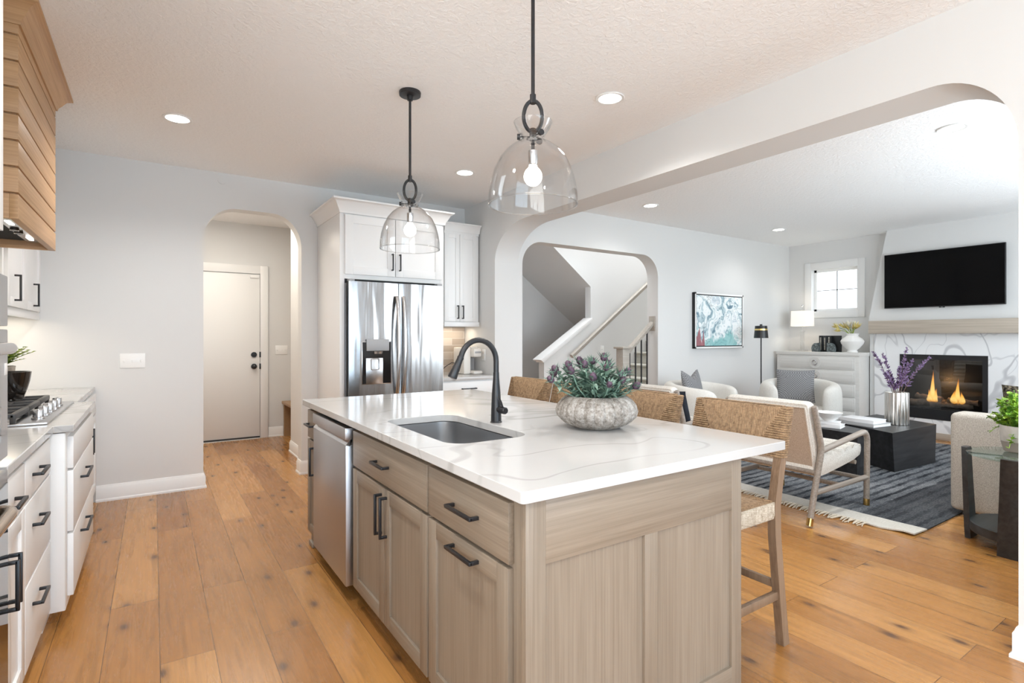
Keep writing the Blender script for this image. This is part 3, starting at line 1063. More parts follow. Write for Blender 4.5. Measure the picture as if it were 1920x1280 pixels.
# ------------------------------------------------------------------ kitchen island
ZT = 0.91
IX0, IX1, IY0, IY1 = 0.774, 1.989, 1.114, 3.537
FX = 0.818      # island carcass face (fronts stand 20 mm proud)
OAK = (m_oak_z, m_oak_y)
def isl(u, d, z):
    return (FX - d, u, z)
def carcass(mb, y0, y1, x0=None, x1=1.68, z0=0.10, z1=0.878, mi=0):
    x0 = FX if x0 is None else x0
    mb.box(x0, x1, y0, y1, z0, z1, 0.001, mi=mi)
    return mb
# near cabinet: drawer over a pull-out door
t = thing('base_cabinet', 'oak island cabinet at the near corner, one drawer over a single door', 'cabinet', (1.25, 1.45, 0), 'oak island cabinets')
mb = carcass(MB(), 1.16, 1.722); mb.box(FX + 0.06, 1.66, 1.2, 1.722, 0, 0.10)
build(mb, 'carcass', [m_oak_z, m_oak_y], t)
d = slab(isl, t, 1.215, 1.722, 0.685, 0.853, m_oak_y)
pull(isl, d, 1.455, 0.768, 0.165, face=0.02)
d = shaker(isl, t, 1.218, 1.722, 0.105, 0.672, OAK)
pull(isl, d, 1.455, 0.638, 0.165, face=0.02)
# sink base
t = thing('sink_cabinet', 'wide oak island cabinet under the sink with two doors', 'cabinet', (1.25, 2.16, 0), 'oak island cabinets')
mb = MB(); mb.box(FX, 1.68, 1.7225, 2.585, 0.10, 0.66, 0.001); mb.box(FX, 0.86, 1.7225, 2.585, 0.66, 0.878); mb.box(1.34, 1.68, 1.7225, 2.585, 0.66, 0.878)
mb.box(FX + 0.06, 1.66, 1.7225, 2.585, 0, 0.10)
build(mb, 'carcass', [m_oak_z, m_oak_y], t)
d = slab(isl, t, 1.738, 2.578, 0.685, 0.853, m_oak_y, 'drawer')
pull(isl, d, 2.175, 0.768, 0.15, face=0.02)
d = shaker(isl, t, 1.738, 2.156, 0.105, 0.672, OAK)
pull(isl, d, 2.128, 0.56, 0.17, True, face=0.02)
d = shaker(isl, t, 2.160, 2.578, 0.105, 0.672, OAK)
pull(isl, d, 2.188, 0.56, 0.17, True, face=0.02)
# dishwasher
t = thing('dishwasher', 'stainless steel dishwasher in the island between oak cabinets', 'dishwasher', (1.1, 2.93, 0))
mb = MB(); mb.box(FX + 0.03, 1.45, 2.60, 3.265, 0.09, 0.875); mb.box(FX + 0.09, 1.45, 2.61, 3.255, 0.005, 0.09)
build(mb, 'tub', m_dark, t)
mb = MB(); mb.box(FX - 0.042, FX + 0.03, 2.622, 3.26, 0.085, 0.775, 0.006)
mb.box(FX - 0.02, FX + 0.03, 2.622, 3.26, 0.775, 0.80)
dr = build(mb, 'door', m_dw, t)
mb = MB(); mb.box(FX - 0.045, FX + 0.03, 2.622, 3.26, 0.800, 0.858, 0.004)
build(mb, 'control_panel', m_dw, t)
mb = MB(); mb.prism([(FX - 0.042, 0.775), (FX - 0.008, 0.812), (FX - 0.004, 0.812), (FX - 0.02, 0.768)], 2.622, 3.26, 'y')
build(mb, 'pocket_handle', m_steel, dr)
# narrow cabinet at the far end
t = thing('base_cabinet', 'narrow oak island cabinet at the far end past the dishwasher', 'cabinet', (1.25, 3.39, 0), 'oak island cabinets')
mb = carcass(MB(), 3.275, 3.50); mb.box(FX + 0.06, 1.66, 3.275, 3.46, 0, 0.10); mb.box(FX + 0.005, FX + 0.07, 3.44, 3.50, 0, 0.1); mb.box(FX - 0.01, FX + 0.08, 3.43, 3.512, 0, 0.035, 0.008)
build(mb, 'carcass', [m_oak_z, m_oak_y], t)
d = slab(isl, t, 3.28, 3.49, 0.685, 0.853, m_oak_y)
pull(isl, d, 3.385, 0.768, 0.14, face=0.02)
d = shaker(isl, t, 3.28, 3.49, 0.105, 0.672, OAK, fr=0.05)
pull(isl, d, 3.318, 0.56, 0.17, True, face=0.02)
# finished end panel and back panel
t = thing('island_end_panel', 'pale oak two-panel end of the island facing the camera', 'panel', (1.27, 1.14, 0))
def ie(u, d, z):
    return (u, 1.158 - d, z)
ex0, ex1 = 0.80, 1.735
for a, b, c, d in ((ex0, ex0 + 0.065, 0.0, 0.878), (ex1 - 0.055, ex1, 0.0, 0.878), (1.243, 1.30, 0.15, 0.70)):
    mb = MB(); boxm(mb, ie, a, b, 0, 0.022, c, d, 0.001)
    build(mb, 'stile', m_oak_z, t)
for a, b in ((0.70, 0.878), (0.0, 0.15)):
    mb = MB(); boxm(mb, ie, ex0 + 0.065, ex1 - 0.055, 0, 0.022, a, b, 0.001)
    build(mb, 'rail', m_oak_x, t)
for a, b in ((ex0 + 0.06, 1.246), (1.297, ex1 - 0.05)):
    mb = MB(); boxm(mb, ie, a, b, 0, 0.012, 0.145, 0.705)
    build(mb, 'inset_panel', m_oak_z, t)
mb = MB(); mb.box(1.682, 1.73, 1.16, 3.50, 0, 0.878)
solo(mb, 'island_back_panel', m_oak_z, 'oak back panel of the island facing the bar stools', 'panel')
# worktop with sink cut-out
SX0, SX1, SY0, SY1 = 0.90, 1.262, 1.742, 2.455
mb = MB()
mb.prism(rrect(IX0, IX1, IY0, IY1, 0.012, 3), ZT - 0.032, ZT, 'z', holes=[rrect(SX0, SX1, SY0, SY1, 0.085, 8)])
o = solo(mb, 'island_worktop', m_quartz, 'white veined quartz worktop on the oak kitchen island', 'worktop')
bv = o.modifiers.new('bevel', 'BEVEL'); bv.width = 0.003; bv.segments = 2; bv.limit_method = 'ANGLE'
# sink bowl
t = thing('kitchen_sink', 'stainless undermount sink let into the island worktop', 'sink', ((SX0 + SX1) / 2, (SY0 + SY1) / 2, 0.69))
rows = []
for off, z in ((0.02, ZT - 0.0335), (-0.004, ZT - 0.0335), (-0.006, 0.80), (-0.010, 0.725), (-0.02, 0.705), (-0.05, 0.695), (-0.14, 0.69)):
    r = max(0.02, 0.085 + off)
    rows.append([Vector((x, y, z)) for x, y in rrect(SX0 - off, SX1 + off, SY0 - off, SY1 + off, r, 8)])
mb = MB(); mb.grid(rows, closed_v=True, cap_u=False)
mb.poly([Vector((x, y, 0.69)) for x, y in rrect(SX0 + 0.14, SX1 - 0.14, SY0 + 0.14, SY1 - 0.14, 0.02, 8)])
sk = build(mb, 'bowl', m_sink, t, recalc=False)
mb = MB(); mb.lathe([(0.0, 0.004), (0.03, 0.004), (0.045, 0.006), (0.047, 0.001)], (1.08, 2.10, 0.69), 24)
build(mb, 'drain', m_chrome, t)
# faucet
t = thing('kitchen_faucet', 'matte black pull-down faucet standing behind the island sink', 'faucet', (1.312, 2.10, ZT))
fx, fy = 1.312, 2.10
mb = MB(); mb.lathe([(0.0, 0), (0.027, 0), (0.027, 0.004), (0.0245, 0.006), (0.0235, 0.06), (0.0205, 0.13), (0.0145, 0.20), (0.0135, 0.23), (0.0, 0.23)], (fx, fy, ZT), 28)
build(mb, 'body', m_black, t)
pts = [(fx, fy, ZT + 0.225), (fx, fy, ZT + 0.27)] + [(fx - 0.093 + 0.093 * cos(a), fy, ZT + 0.28 + 0.098 * sin(a)) for a in [radians(q) for q in range(0, 166, 11)]]
mb = MB(); mb.tube(pts, 0.0125, 14)
build(mb, 'gooseneck', m_black, t)
e0 = Vector(pts[-1]); dd = (Vector(pts[-1]) - Vector(pts[-2])).normalized()
dd = (dd + Vector((-0.12, 0, 0))).normalized()
mb = MB(); mb.tube([e0, e0 + dd * 0.006, e0 + dd * 0.012, e0 + dd * 0.05, e0 + dd * 0.098, e0 + dd * 0.102], [0.0135, 0.0155, 0.014, 0.0165, 0.0215, 0.0195], 18)
sh = build(mb, 'spray_head', m_black, t)
mb = MB(); mb.tube([e0 + dd * 0.05 + Vector((0.015, 0, 0.004)), e0 + dd * 0.075 + Vector((0.018, 0, 0.004))], 0.006, 8)
build(mb, 'spray_button', m_black, sh)
mb = MB(); mb.tube([(fx, fy, ZT + 0.062), (fx + 0.012, fy - 0.058, ZT + 0.058), (fx + 0.0125, fy - 0.062, ZT + 0.058)], [0.016, 0.016, 0.0135], 18)
hd = build(mb, 'handle_hub', m_black, t)
mb = MB(); mb.tube([(fx + 0.009, fy - 0.045, ZT + 0.066), (fx - 0.006, fy - 0.05, ZT + 0.10), (fx - 0.022, fy - 0.055, ZT + 0.122)], [0.0048, 0.0044, 0.004], 10)
build(mb, 'lever', m_black, hd)

# stone bowl with sea holly
bx, by = 1.605, 1.745
t = thing('stone_bowl', 'ribbed rough grey stone bowl holding thistles on the island worktop', 'bowl', (bx, by, ZT))
def ribs(a, r, z):
    return 1 + 0.05 * abs(sin(a * 12)) ** 0.6 * (1 if 0.01 < z < 0.139 else 0)
prof = [(0.0, 0), (0.088, 0), (0.10, 0.004), (0.14, 0.026), (0.164, 0.052), (0.170, 0.075), (0.163, 0.10), (0.146, 0.122), (0.126, 0.136), (0.118, 0.139), (0.108, 0.134), (0.104, 0.115), (0.0, 0.112)]
mb = MB(); mb.lathe(prof, (bx, by, ZT), 168, ribs)
build(mb, 'bowl_body', m_stone, t)
t = thing('thistle_bouquet', 'teal-leaved purple thistle arrangement in the ribbed stone bowl', 'flowers', (bx, by, ZT + 0.115))
rnd = random.Random(11)
stems = MB(); leaves = MB()
hub = Vector((bx, by, ZT + 0.12))
heads = []
for k in range(24):
    a = k * 2.39996 + 0.4
    q = sqrt((k + 0.5) / 24)
    rr = 0.185 * q
    zz = ZT + 0.275 - 0.08 * q * q + rnd.uniform(-0.025, 0.025)
    heads.append(Vector((bx - 0.022 + rr * cos(a), by + 0.014 + rr * sin(a), zz)))
for hp in heads:
    base = hub + Vector(((hp.x - bx) * 0.35, (hp.y - by) * 0.35, 0))
    mid = base.lerp(hp, 0.55) + Vector(((hp.x - bx) * 0.08, (hp.y - by) * 0.08, -0.004))
    stems.tube([base, mid, hp], [0.0032, 0.0028, 0.0024], 6)
    ax = (hp - mid).normalized()
    R = Vector((0, 0, 1)).rotation_difference(ax).to_matrix().to_4x4()
    mbh = MB(Matrix.Translation(hp) @ R)
    s = rnd.uniform(0.66, 0.9)
    def spike(a, r, z):
        return 1.0
    rows = []
    nu = 16
    prof = [(0.002, 0), (0.010, 0.003), (0.0155, 0.012), (0.0165, 0.022), (0.0135, 0.034), (0.008, 0.042), (0.001, 0.046)]
    for i, (r, z) in enumerate(prof):
        rows.append([Vector((r * s * (1 + (0.16 if (k2 + i) % 2 else -0.08)) * cos(2 * pi * k2 / nu), r * s * (1 + (0.16 if (k2 + i) % 2 else -0.08)) * sin(2 * pi * k2 / nu), z * s)) for k2 in range(nu)])
    mbh.grid(rows, closed_v=True, cap_u=True)
    for k2 in range(46):
        an = rnd.uniform(0, 2 * pi)
        zq = rnd.uniform(0.004, 0.042)
        rq = 0.0165 * sqrt(max(0.05, 1 - ((zq - 0.02) / 0.026) ** 2))
        dv = Vector((cos(an), sin(an), rnd.uniform(0.2, 1.0)))
        mbh.blade((rq * s * 0.9 * cos(an), rq * s * 0.9 * sin(an), zq * s), dv, Vector((0, 0, 1)), 0.011, 0.0014, 0, 0.3, 1)
    hobj = build(mbh, 'thistle_head', m_thistle, t, smooth=60)
    mbb = MB(Matrix.Translation(hp) @ R)
    for k2 in range(11):
        an = 2 * pi * k2 / 11 + rnd.uniform(-.2, .2)
        dv = Vector((cos(an), sin(an), rnd.uniform(0.35, 1.1)))
        mbb.blade((0, 0, 0.003), dv, Vector((0, 0, 1)), rnd.uniform(0.034, 0.056), 0.004, -0.15, 0.5, 2)
    build(mbb, 'bract', m_leaf_teal, hobj, smooth=60)
    # leaves along the stem
    for k2 in range(17):
        tt = rnd.uniform(0.12, 0.96)
        p = base.lerp(hp, tt)
        an = rnd.uniform(0, 2 * pi)
        dv = Vector((cos(an), sin(an), rnd.uniform(-0.1, 0.9)))
        leaves.blade(p, dv, Vector((0, 0, 1)), rnd.uniform(0.03, 0.065), rnd.uniform(0.005, 0.011), rnd.uniform(-0.2, 0.5), 0.35, 3)
for k in range(230):
    an = rnd.uniform(0, 2 * pi)
    q = sqrt(rnd.random())
    p = Vector((bx + 0.12 * q * cos(an), by + 0.12 * q * sin(an), ZT + 0.135 + rnd.uniform(0, 0.10)))
    dv = Vector((cos(an) * (0.3 + q), sin(an) * (0.3 + q), rnd.uniform(0.1, 1.0)))
    leaves.blade(p, dv, Vector((0, 0, 1)), rnd.uniform(0.03, 0.075), rnd.uniform(0.006, 0.014), rnd.uniform(-0.1, 0.5), 0.35, 3)
build(stems, 'stem', m_leaf_teal, t)
build(leaves, 'foliage', m_leaf_teal, t, smooth=60)

# ------------------------------------------------------------------ pendants
def pendant(label):
    t = thing('pendant_light', label, 'pendant lamp', (0, 0, 1.82), 'glass pendants over the island', world=False)
    z0 = 1.82
    def Z(z):
        return z - z0
    mb = MB(); mb.lathe([(0.0, 0), (0.062, 0), (0.064, -0.004), (0.062, -0.022), (0.018, -0.026), (0.016, -0.05), (0.0, -0.05)], (0, 0, Z(H)), 36)
    build(mb, 'canopy', m_black, t)
    mb = MB(); mb.tube([(0, 0, Z(H) - 0.04), (0, 0, Z(2.245))], 0.0075, 12); mb.tube([(0, 0, Z(2.25)), (0, 0, Z(2.215))], 0.012, 12)
    build(mb, 'rod', m_black, t)
    mb = MB(); mb.tube([(0.036 * cos(a), 0.006 * 0, Z(2.165) + 0.061 * sin(a)) for a in [2 * pi * k / 32 for k in range(32)]], 0.0078, 10, closed=True)
    lp = build(mb, 'loop', m_black, t)
    lp.rotation_euler = (0, 0, -radians(33))
    mb = MB(); mb.lathe([(0, 0.024), (0.011, 0.024), (0.011, 0.008), (0.014, 0.006), (0.014, -0.022), (0.007, -0.026), (0.007, -0.07), (0, -0.07)], (0, 0, Z(2.093)), 20)
    hb = build(mb, 'hub', m_black, t)
    for k in range(3):
        a = radians(-33 + 180 + 120 * k)
        mb = MB(); mb.tube([(0.01 * cos(a), 0.01 * sin(a), Z(2.085)), (0.052 * cos(a), 0.052 * sin(a), Z(2.085))], 0.0025, 8)
        mb.tube([(0.05 * cos(a), 0.05 * sin(a), Z(2.085)), (0.062 * cos(a), 0.062 * sin(a), Z(2.085))], 0.0115, 14)
        build(mb, 'thumbscrew', m_black, hb)
    mb = MB(); mb.lathe([(0, 0), (0.0185, 0), (0.0185, -0.05), (0.015, -0.056), (0, -0.056)], (0, 0, Z(2.030)), 20)
    build(mb, 'socket', m_chrome, t)
    mb = MB(); mb.ball((0, 0, Z(1.93)), (0.036, 0.036, 0.038), 20, 14); mb.lathe([(0.0, 0.05), (0.014, 0.05), (0.017, 0.036), (0.026, 0.026)], (0, 0, Z(1.93)), 20)
    bl = build(mb, 'bulb', m_bulb, t)
    # glass: flared collar, waist, dome
    prof = [(0.076, 2.142), (0.066, 2.118), (0.047, 2.090), (0.042, 2.080), (0.046, 2.072), (0.056, 2.064), (0.078, 2.052), (0.105, 2.030), (0.131, 1.998), (0.152, 1.955), (0.166, 1.905), (0.173, 1.86), (0.174, 1.82)]
    inner = [(r - 0.003, z) for r, z in prof[::-1]]
    rows = []
    for r, z in prof + inner:
        rows.append([Vector((r * cos(2 * pi * k / 64), r * sin(2 * pi * k / 64), Z(z))) for k in range(64)])
    mb = MB(); mb.grid(rows, closed_u=True, closed_v=True)
    gs = build(mb, 'glass_shade', m_glass, t)
    mb = MB(); mb.tube([(0.1725 * cos(2 * pi * k / 64), 0.1725 * sin(2 * pi * k / 64), Z(1.819)) for k in range(64)], 0.003, 8, closed=True)
    build(mb, 'rim', m_crystal, gs)
    return t
p1 = pendant('nearer clear glass dome pendant over the island, its black rod leaving the frame top')
p1.location = (1.235, 1.705, 1.82)
p2 = dup(p1, (1.255, 2.965, 1.82), None, 'farther clear glass dome pendant with round black canopy, in front of the fridge')

# ------------------------------------------------------------------ fridge wall
CY = 4.60     # cabinet face
t = thing('fridge_surround', 'tall white cabinet surround with two upper doors over the fridge', 'cabinet', (1.80, 4.97, 0))
mb = MB()
mb.box(1.312, 1.352, CY, B - 0.004, 0, 2.40, 0.001); mb.box(2.245, 2.285, CY, B - 0.004, 0, 2.40, 0.001)
mb.box(1.352, 2.245, CY, B - 0.004, 1.80, 2.40)
build(mb, 'carcass', m_white, t)
def bk(u, d, z):
    return (u, CY - d, z)
WHT = (m_white, m_white)
d = shaker(bk, t, 1.352, 1.797, 1.838, 2.345, WHT, fr=0.07)
pull(bk, d, 1.768, 1.965, 0.15, True, face=0.02)
d = shaker(bk, t, 1.803, 2.262, 1.838, 2.345, WHT, fr=0.07)
pull(bk, d, 1.838, 1.965, 0.15, True, face=0.02)
mb = MB(); crown(mb, [(1.312, B - 0.004), (1.312, CY - 0.012), (2.285, CY - 0.012), (2.285, B - 0.004)], 2.355, crown_prof(0.115, 0.075))
build(mb, 'crown_moulding', m_white, t)
# fridge
FY = 4.535
t = thing('refrigerator', 'stainless french-door refrigerator with water dispenser under white cabinets', 'refrigerator', (1.80, 4.95, 0))
mb = MB(); mb.box(1.362, 2.238, CY + 0.02, B - 0.03, 0.02, 1.765, 0.003)
build(mb, 'body', m_grey_plastic, t)
def fdoor(x0, x1, z0, z1):
    """door with a softly bowed front"""
    n = 12
    pts = []
    for i in range(n + 1):
        u = i / n
        x = x0 + (x1 - x0) * u
        bow = 0.012 * (1 - (2 * u - 1) ** 4)
        pts.append((x, FY - 0.002 - bow))
    out = pts + [(x1, FY + 0.065), (x0, FY + 0.065)]
    return MB().prism(out, z0, z1, 'z')
def fr(u, d, z):
    return (u, FY - 0.013 - d, z)
for x0, x1, hx in ((1.368, 1.807, 1.783), (1.813, 2.246, 1.848)):
    d = build(fdoor(x0, x1, 0.70, 1.775), 'door', m_fridge, t)
    pts = []
    for i in range(17):
        u = i / 16
        pts.append((hx + (0.006 if hx < 1.81 else 0.0), FY - 0.02 - 0.052 * sin(pi * u) ** 0.7, 0.80 + 0.86 * u))
    mb = MB(); mb.tube(pts, 0.017, 12, flat=0.7)
    build(mb, 'handle', m_steel, d)
    if x0 < 1.5:
        mb = MB()
        boxm(mb, fr, 1.475, 1.738, -0.004, 0.003, 0.893, 1.262, 0.003)
        dp = build(mb, 'water_dispenser', m_chrome, d)
        mb = MB(); boxm(mb, fr, 1.480, 1.733, 0.002, 0.0045, 0.90, 1.257)
        build(mb, 'dispenser_recess', m_blackgloss, dp)
        mb = MB(); boxm(mb, fr, 1.51, 1.66, 0.003, 0.008, 0.90, 1.12, 0.002)
        build(mb, 'dispenser_back', m_steel, dp)
        mb = MB(); boxm(mb, fr, 1.512, 1.712, 0.003, 0.02, 1.182, 1.282, 0.003)
        build(mb, 'display', m_grey_plastic, dp)
        mb = MB(); mb.lathe([(0.0, 0.0), (0.042, 0.0), (0.046, 0.022), (0.0, 0.022)], (1.615, FY - 0.017, 1.156), 24)
        build(mb, 'spout', m_steel, dp)
        mb = MB()
        pts = [(q[0], FY - 0.03, q[1]) for q in rrect(1.555, 1.625, 1.02, 1.115, 0.012, 4)]
        mb.tube(pts, 0.004, 6, closed=True)
        build(mb, 'paddle', m_chrome, dp)
d = build(fdoor(1.368, 2.246, 0.08, 0.69), 'freezer_drawer', m_fridge, t)
mb = MB(); mb.box(1.45, 2.16, FY - 0.06, FY - 0.035, 0.60, 0.63, 0.008); mb.box(1.47, 1.50, FY - 0.05, FY, 0.605, 0.625); mb.box(2.11, 2.14, FY - 0.05, FY, 0.605, 0.625)
build(mb, 'handle', m_steel, d)
mb = MB(); mb.box(1.372, 1.42, FY - 0.0, FY + 0.06, 1.775, 1.795, 0.003); mb.box(2.19, 2.24, FY, FY + 0.06, 1.775, 1.795, 0.003)
build(mb, 'hinge_cover', m_grey_plastic, t)

# coffee corner to the right of the fridge
UY = 5.005
t = thing('wall_cabinet', 'white two-door upper cabinet right of the fridge, above the coffee maker', 'cabinet', (2.70, 5.17, 1.41), 'white upper cabinets')
mb = MB(); mb.box(2.488, 2.90, UY, B, 1.435, 2.40)
build(mb, 'carcass', m_white, t)
def uc(u, d, z):
    return (u, UY - d, z)
d = shaker(uc, t, 2.491, 2.664, 1.462, 2.375, WHT, fr=0.045)
pull(uc, d, 2.638, 1.56, 0.14, True, face=0.02)
d = shaker(uc, t, 2.668, 2.868, 1.462, 2.375, WHT, fr=0.045)
pull(uc, d, 2.696, 1.56, 0.14, True, face=0.02)
mb = MB(); mb.box(2.488, 2.90, UY - 0.02, UY, 1.41, 1.458, 0.002)
build(mb, 'light_rail', m_white, t)
mb = MB(); mb.box(2.488, 2.90, UY - 0.012, UY + 0.02, 2.375, 2.42)
build(mb, 'top_rail', m_white, t)
mb = MB(); crown(mb, [(2.488, UY - 0.012), (2.905, UY - 0.012)], 2.40, crown_prof(0.085, 0.05))
build(mb, 'crown_moulding', m_white, t)
area_light('under_cabinet_glow', t, (2.70, 5.2, 1.405), (0, 0, 0), 0.3, 0.1, P_UC * 0.6, WARM)
t = thing('base_cabinet', 'white base cabinet with one visible drawer right of the fridge', 'cabinet', (2.60, 5.0, 0), 'white base cabinets')
mb = MB(); mb.box(2.295, 2.90, 4.66, B - 0.01, 0.10, 0.875); mb.box(2.295, 2.90, 4.72, B - 0.01, 0, 0.10)
build(mb, 'carcass', m_white, t)
def cc(u, d, z):
    return (u, 4.66 - d, z)
d = slab(cc, t, 2.30, 2.86, 0.71, 0.862, m_white)
pull(cc, d, 2.58, 0.795, 0.16, face=0.02)
for a, b, h in ((2.30, 2.578, 2.55), (2.582, 2.86, 2.61)):
    d = shaker(cc, t, a, b, 0.11, 0.70, WHT)
    pull(cc, d, h, 0.60, 0.16, True, face=0.02)
mb = MB(); mb.box(2.29, 2.915, 4.62, B - 0.012, 0.878, ZT, 0.003)
solo(mb, 'coffee_counter', m_quartz, 'short white counter between the fridge and the beige wall', 'worktop')
mb = MB(); mb.box(2.29, 2.915, B - 0.010, B - 0.001, ZT, 1.41)
solo(mb, 'tile_backsplash', m_tile, 'beige tile backsplash behind the white coffee maker', 'backsplash')
t = thing('coffee_maker', 'white single-cup coffee maker on the short counter beside the fridge', 'coffee maker', (2.78, 4.98, ZT))
mb = MB(); mb.box(2.70, 2.785, 4.96, 5.20, ZT, 1.19, 0.012); build(mb, 'water_tank', m_cream_plastic, t)
mb = MB(); mb.box(2.785, 2.885, 4.90, 5.20, 1.09, 1.18, 0.018); mb.box(2.79, 2.88, 4.97, 5.16, 1.18, 1.20, 0.008)
hd = build(mb, 'brew_head', m_cream_plastic, t)
mb = MB(); mb.box(2.80, 2.87, 4.893, 4.90, 1.13, 1.15, 0.002); build(mb, 'lid_latch', m_grey_plastic, hd)
mb = MB(); mb.box(2.785, 2.885, 5.06, 5.20, ZT, 1.09, 0.006); build(mb, 'column', m_grey_plastic, t)
mb = MB(); mb.box(2.785, 2.89, 4.89, 5.07, ZT, ZT + 0.035, 0.012); build(mb, 'drip_tray', m_cream_plastic, t)
mb = MB(); mb.tube([(2.70, 5.15, 1.02), (2.66, 5.16, 1.025), (2.60, 5.17, 0.99), (2.56, 5.19, 0.95), (2.50, 5.25, 0.925), (2.42, 5.30, 0.916)], 0.004, 8)
build(mb, 'power_cord', m_black, t)

# ------------------------------------------------------------------ left run: base cabinets, cooktop, hood, oven tower
def lf(face):
    return lambda u, d, z: (face + d, u, z)
NF = -0.396   # regular carcass face
PF = -0.327   # carcass face of the bumped-out cooktop cabinet
t = thing('base_cabinet', 'white base cabinet beside the oven tower with a drawer over two fronts', 'cabinet', (-0.7, 2.38, 0), 'white base cabinets')
mb = MB(); mb.box(XL + 0.01, NF, 2.206, 2.52, 0.10, 0.875); mb.box(XL + 0.01, NF - 0.07, 2.206, 2.52, 0, 0.10)
build(mb, 'carcass', m_white, t)
L = lf(NF)
d = slab(L, t, 2.208, 2.516, 0.715, 0.862, m_white); pull(L, d, 2.285, 0.777, 0.14, face=0.02)
d = slab(L, t, 2.208, 2.236, 0.11, 0.703, m_white, 'pull_out_front'); pull(L, d, 2.215, 0.54, 0.155, True, face=0.02)
d = shaker(L, t, 2.24, 2.516, 0.11, 0.703, WHT); pull(L, d, 2.256, 0.55, 0.155, True, face=0.02)
t = thing('base_cabinet', 'white three-drawer base cabinet between the oven side and the cooktop bump-out', 'cabinet', (-0.7, 2.86, 0), 'white base cabinets')
mb = MB(); mb.box(XL + 0.01, NF, 2.522, 3.085, 0.10, 0.875); mb.box(XL + 0.01, NF - 0.07, 2.522, 3.085, 0, 0.10)
build(mb, 'carcass', m_white, t)
for z0, z1 in ((0.715, 0.862), (0.42, 0.703), (0.11, 0.408)):
    d = slab(L, t, 2.525, 3.075, z0, z1, m_white)
    pull(L, d, 2.73, 0.79 if z1 > 0.8 else (0.602 if z1 > 0.5 else 0.308), 0.155, face=0.02)
t = thing('cooktop_cabinet', 'white bumped-out cabinet under the cooktop with three wide drawers', 'cabinet', (-0.7, 3.61, 0))
mb = MB(); mb.box(XL + 0.01, PF, 3.095, 4.135, 0.085, 0.875, 0.002); mb.box(XL + 0.01, PF - 0.08, 3.11, 4.12, 0, 0.09)
mb.box(PF - 0.06, PF - 0.002, 3.092, 3.15, 0.085, 0.875, 0.002)
build(mb, 'carcass', m_white, t)
L = lf(PF)
for z0, z1 in ((0.705, 0.85), (0.418, 0.694), (0.125, 0.408)):
    d = slab(L, t, 3.155, 4.115, z0, z1, m_white, th=0.022)
    if z1 < 0.8:
        pull(L, d, 3.55, 0.605 if z1 > 0.5 else 0.337, 0.25, face=0.022)
t = thing('base_cabinet', 'white base cabinet in the far left corner beyond the cooktop, against the grey wall', 'cabinet', (-0.7, 4.74, 0), 'white base cabinets')
mb = MB(); mb.box(XL + 0.01, NF, 4.145, B - 0.005, 0.10, 0.875); mb.box(XL + 0.01, NF - 0.07, 4.145, B - 0.005, 0, 0.10)
build(mb, 'carcass', m_white, t)
L = lf(NF)
d = slab(L, t, 4.15, 5.30, 0.715, 0.862, m_white)
for a, b, hh in ((4.15, 4.722, 4.69), (4.728, 5.30, 4.76)):
    d = shaker(L, t, a, b, 0.11, 0.703, WHT); pull(L, d, hh, 0.575, 0.17, True, face=0.02)
mb = MB(); mb.prism([(XL + 0.002, 2.206), (-0.368, 2.206), (-0.368, 3.085), (-0.298, 3.085), (-0.298, 4.145), (-0.385, 4.145), (-0.385, B - 0.002), (XL + 0.002, B - 0.002)], 0.878, ZT, 'z')
o = solo(mb, 'left_worktop', m_quartz, 'white quartz worktop under the gas cooktop along the left wall', 'worktop')
bv = o.modifiers.new('bevel', 'BEVEL'); bv.width = 0.003; bv.segments = 2; bv.limit_method = 'ANGLE'
# cooktop
t = thing('gas_cooktop', 'stainless gas cooktop with black grates on the left counter', 'cooktop', (-0.65, 3.63, ZT))
mb = MB(); mb.box(-0.90, -0.395, 3.15, 4.12, ZT, ZT + 0.012, 0.004)
build(mb, 'steel_tray', m_steel, t)
for gy0, gy1 in ((3.17, 3.48), (3.485, 3.785), (3.79, 4.10)):
    mb = MB()
    gz = ZT + 0.055
    for x in (-0.88, -0.515):
        mb.box(x - 0.012, x + 0.012, gy0, gy1, gz - 0.026, gz, 0.006)
    for y in (gy0 + 0.009, gy1 - 0.009):
        mb.box(-0.885, -0.51, y - 0.009, y + 0.009, gz - 0.02, gz, 0.004)
    for x in (-0.79, -0.70, -0.61):
        mb.box(x - 0.005, x + 0.005, gy0, gy1, gz - 0.014, gz, 0.003)
    ym = (gy0 + gy1) / 2
    mb.box(-0.88, -0.515, ym - 0.005, ym + 0.005, gz - 0.014, gz, 0.003)
    for x in (-0.88, -0.515):
        for y in (gy0 + 0.012, gy1 - 0.012):
            mb.box(x - 0.01, x + 0.01, y - 0.01, y + 0.01, ZT + 0.012, gz - 0.01, 0.002)
    build(mb, 'grate', m_iron, t)
    for x in (-0.78, -0.61):
        mb = MB(); mb.lathe([(0.0, 0.016), (0.036, 0.016), (0.04, 0.012), (0.04, 0.005), (0.05, 0.0), (0, 0)], (x, ym, ZT + 0.0125), 20)
        build(mb, 'burner', m_iron, t)
for k in range(5):
    y = 3.30 + k * 0.145
    mb = MB(); mb.lathe([(0.0, 0.0), (0.026, 0.0), (0.026, 0.006), (0.021, 0.009), (0.0205, 0.04), (0.019, 0.043), (0, 0.043)], (-0.446, y, ZT + 0.012), 22)
    kb = build(mb, 'knob', m_chrome, t)
    mb = MB(); mb.box(-0.449, -0.443, y - 0.018, y + 0.018, ZT + 0.055, ZT + 0.058, 0.001)
    build(mb, 'knob_mark', m_steel, kb)
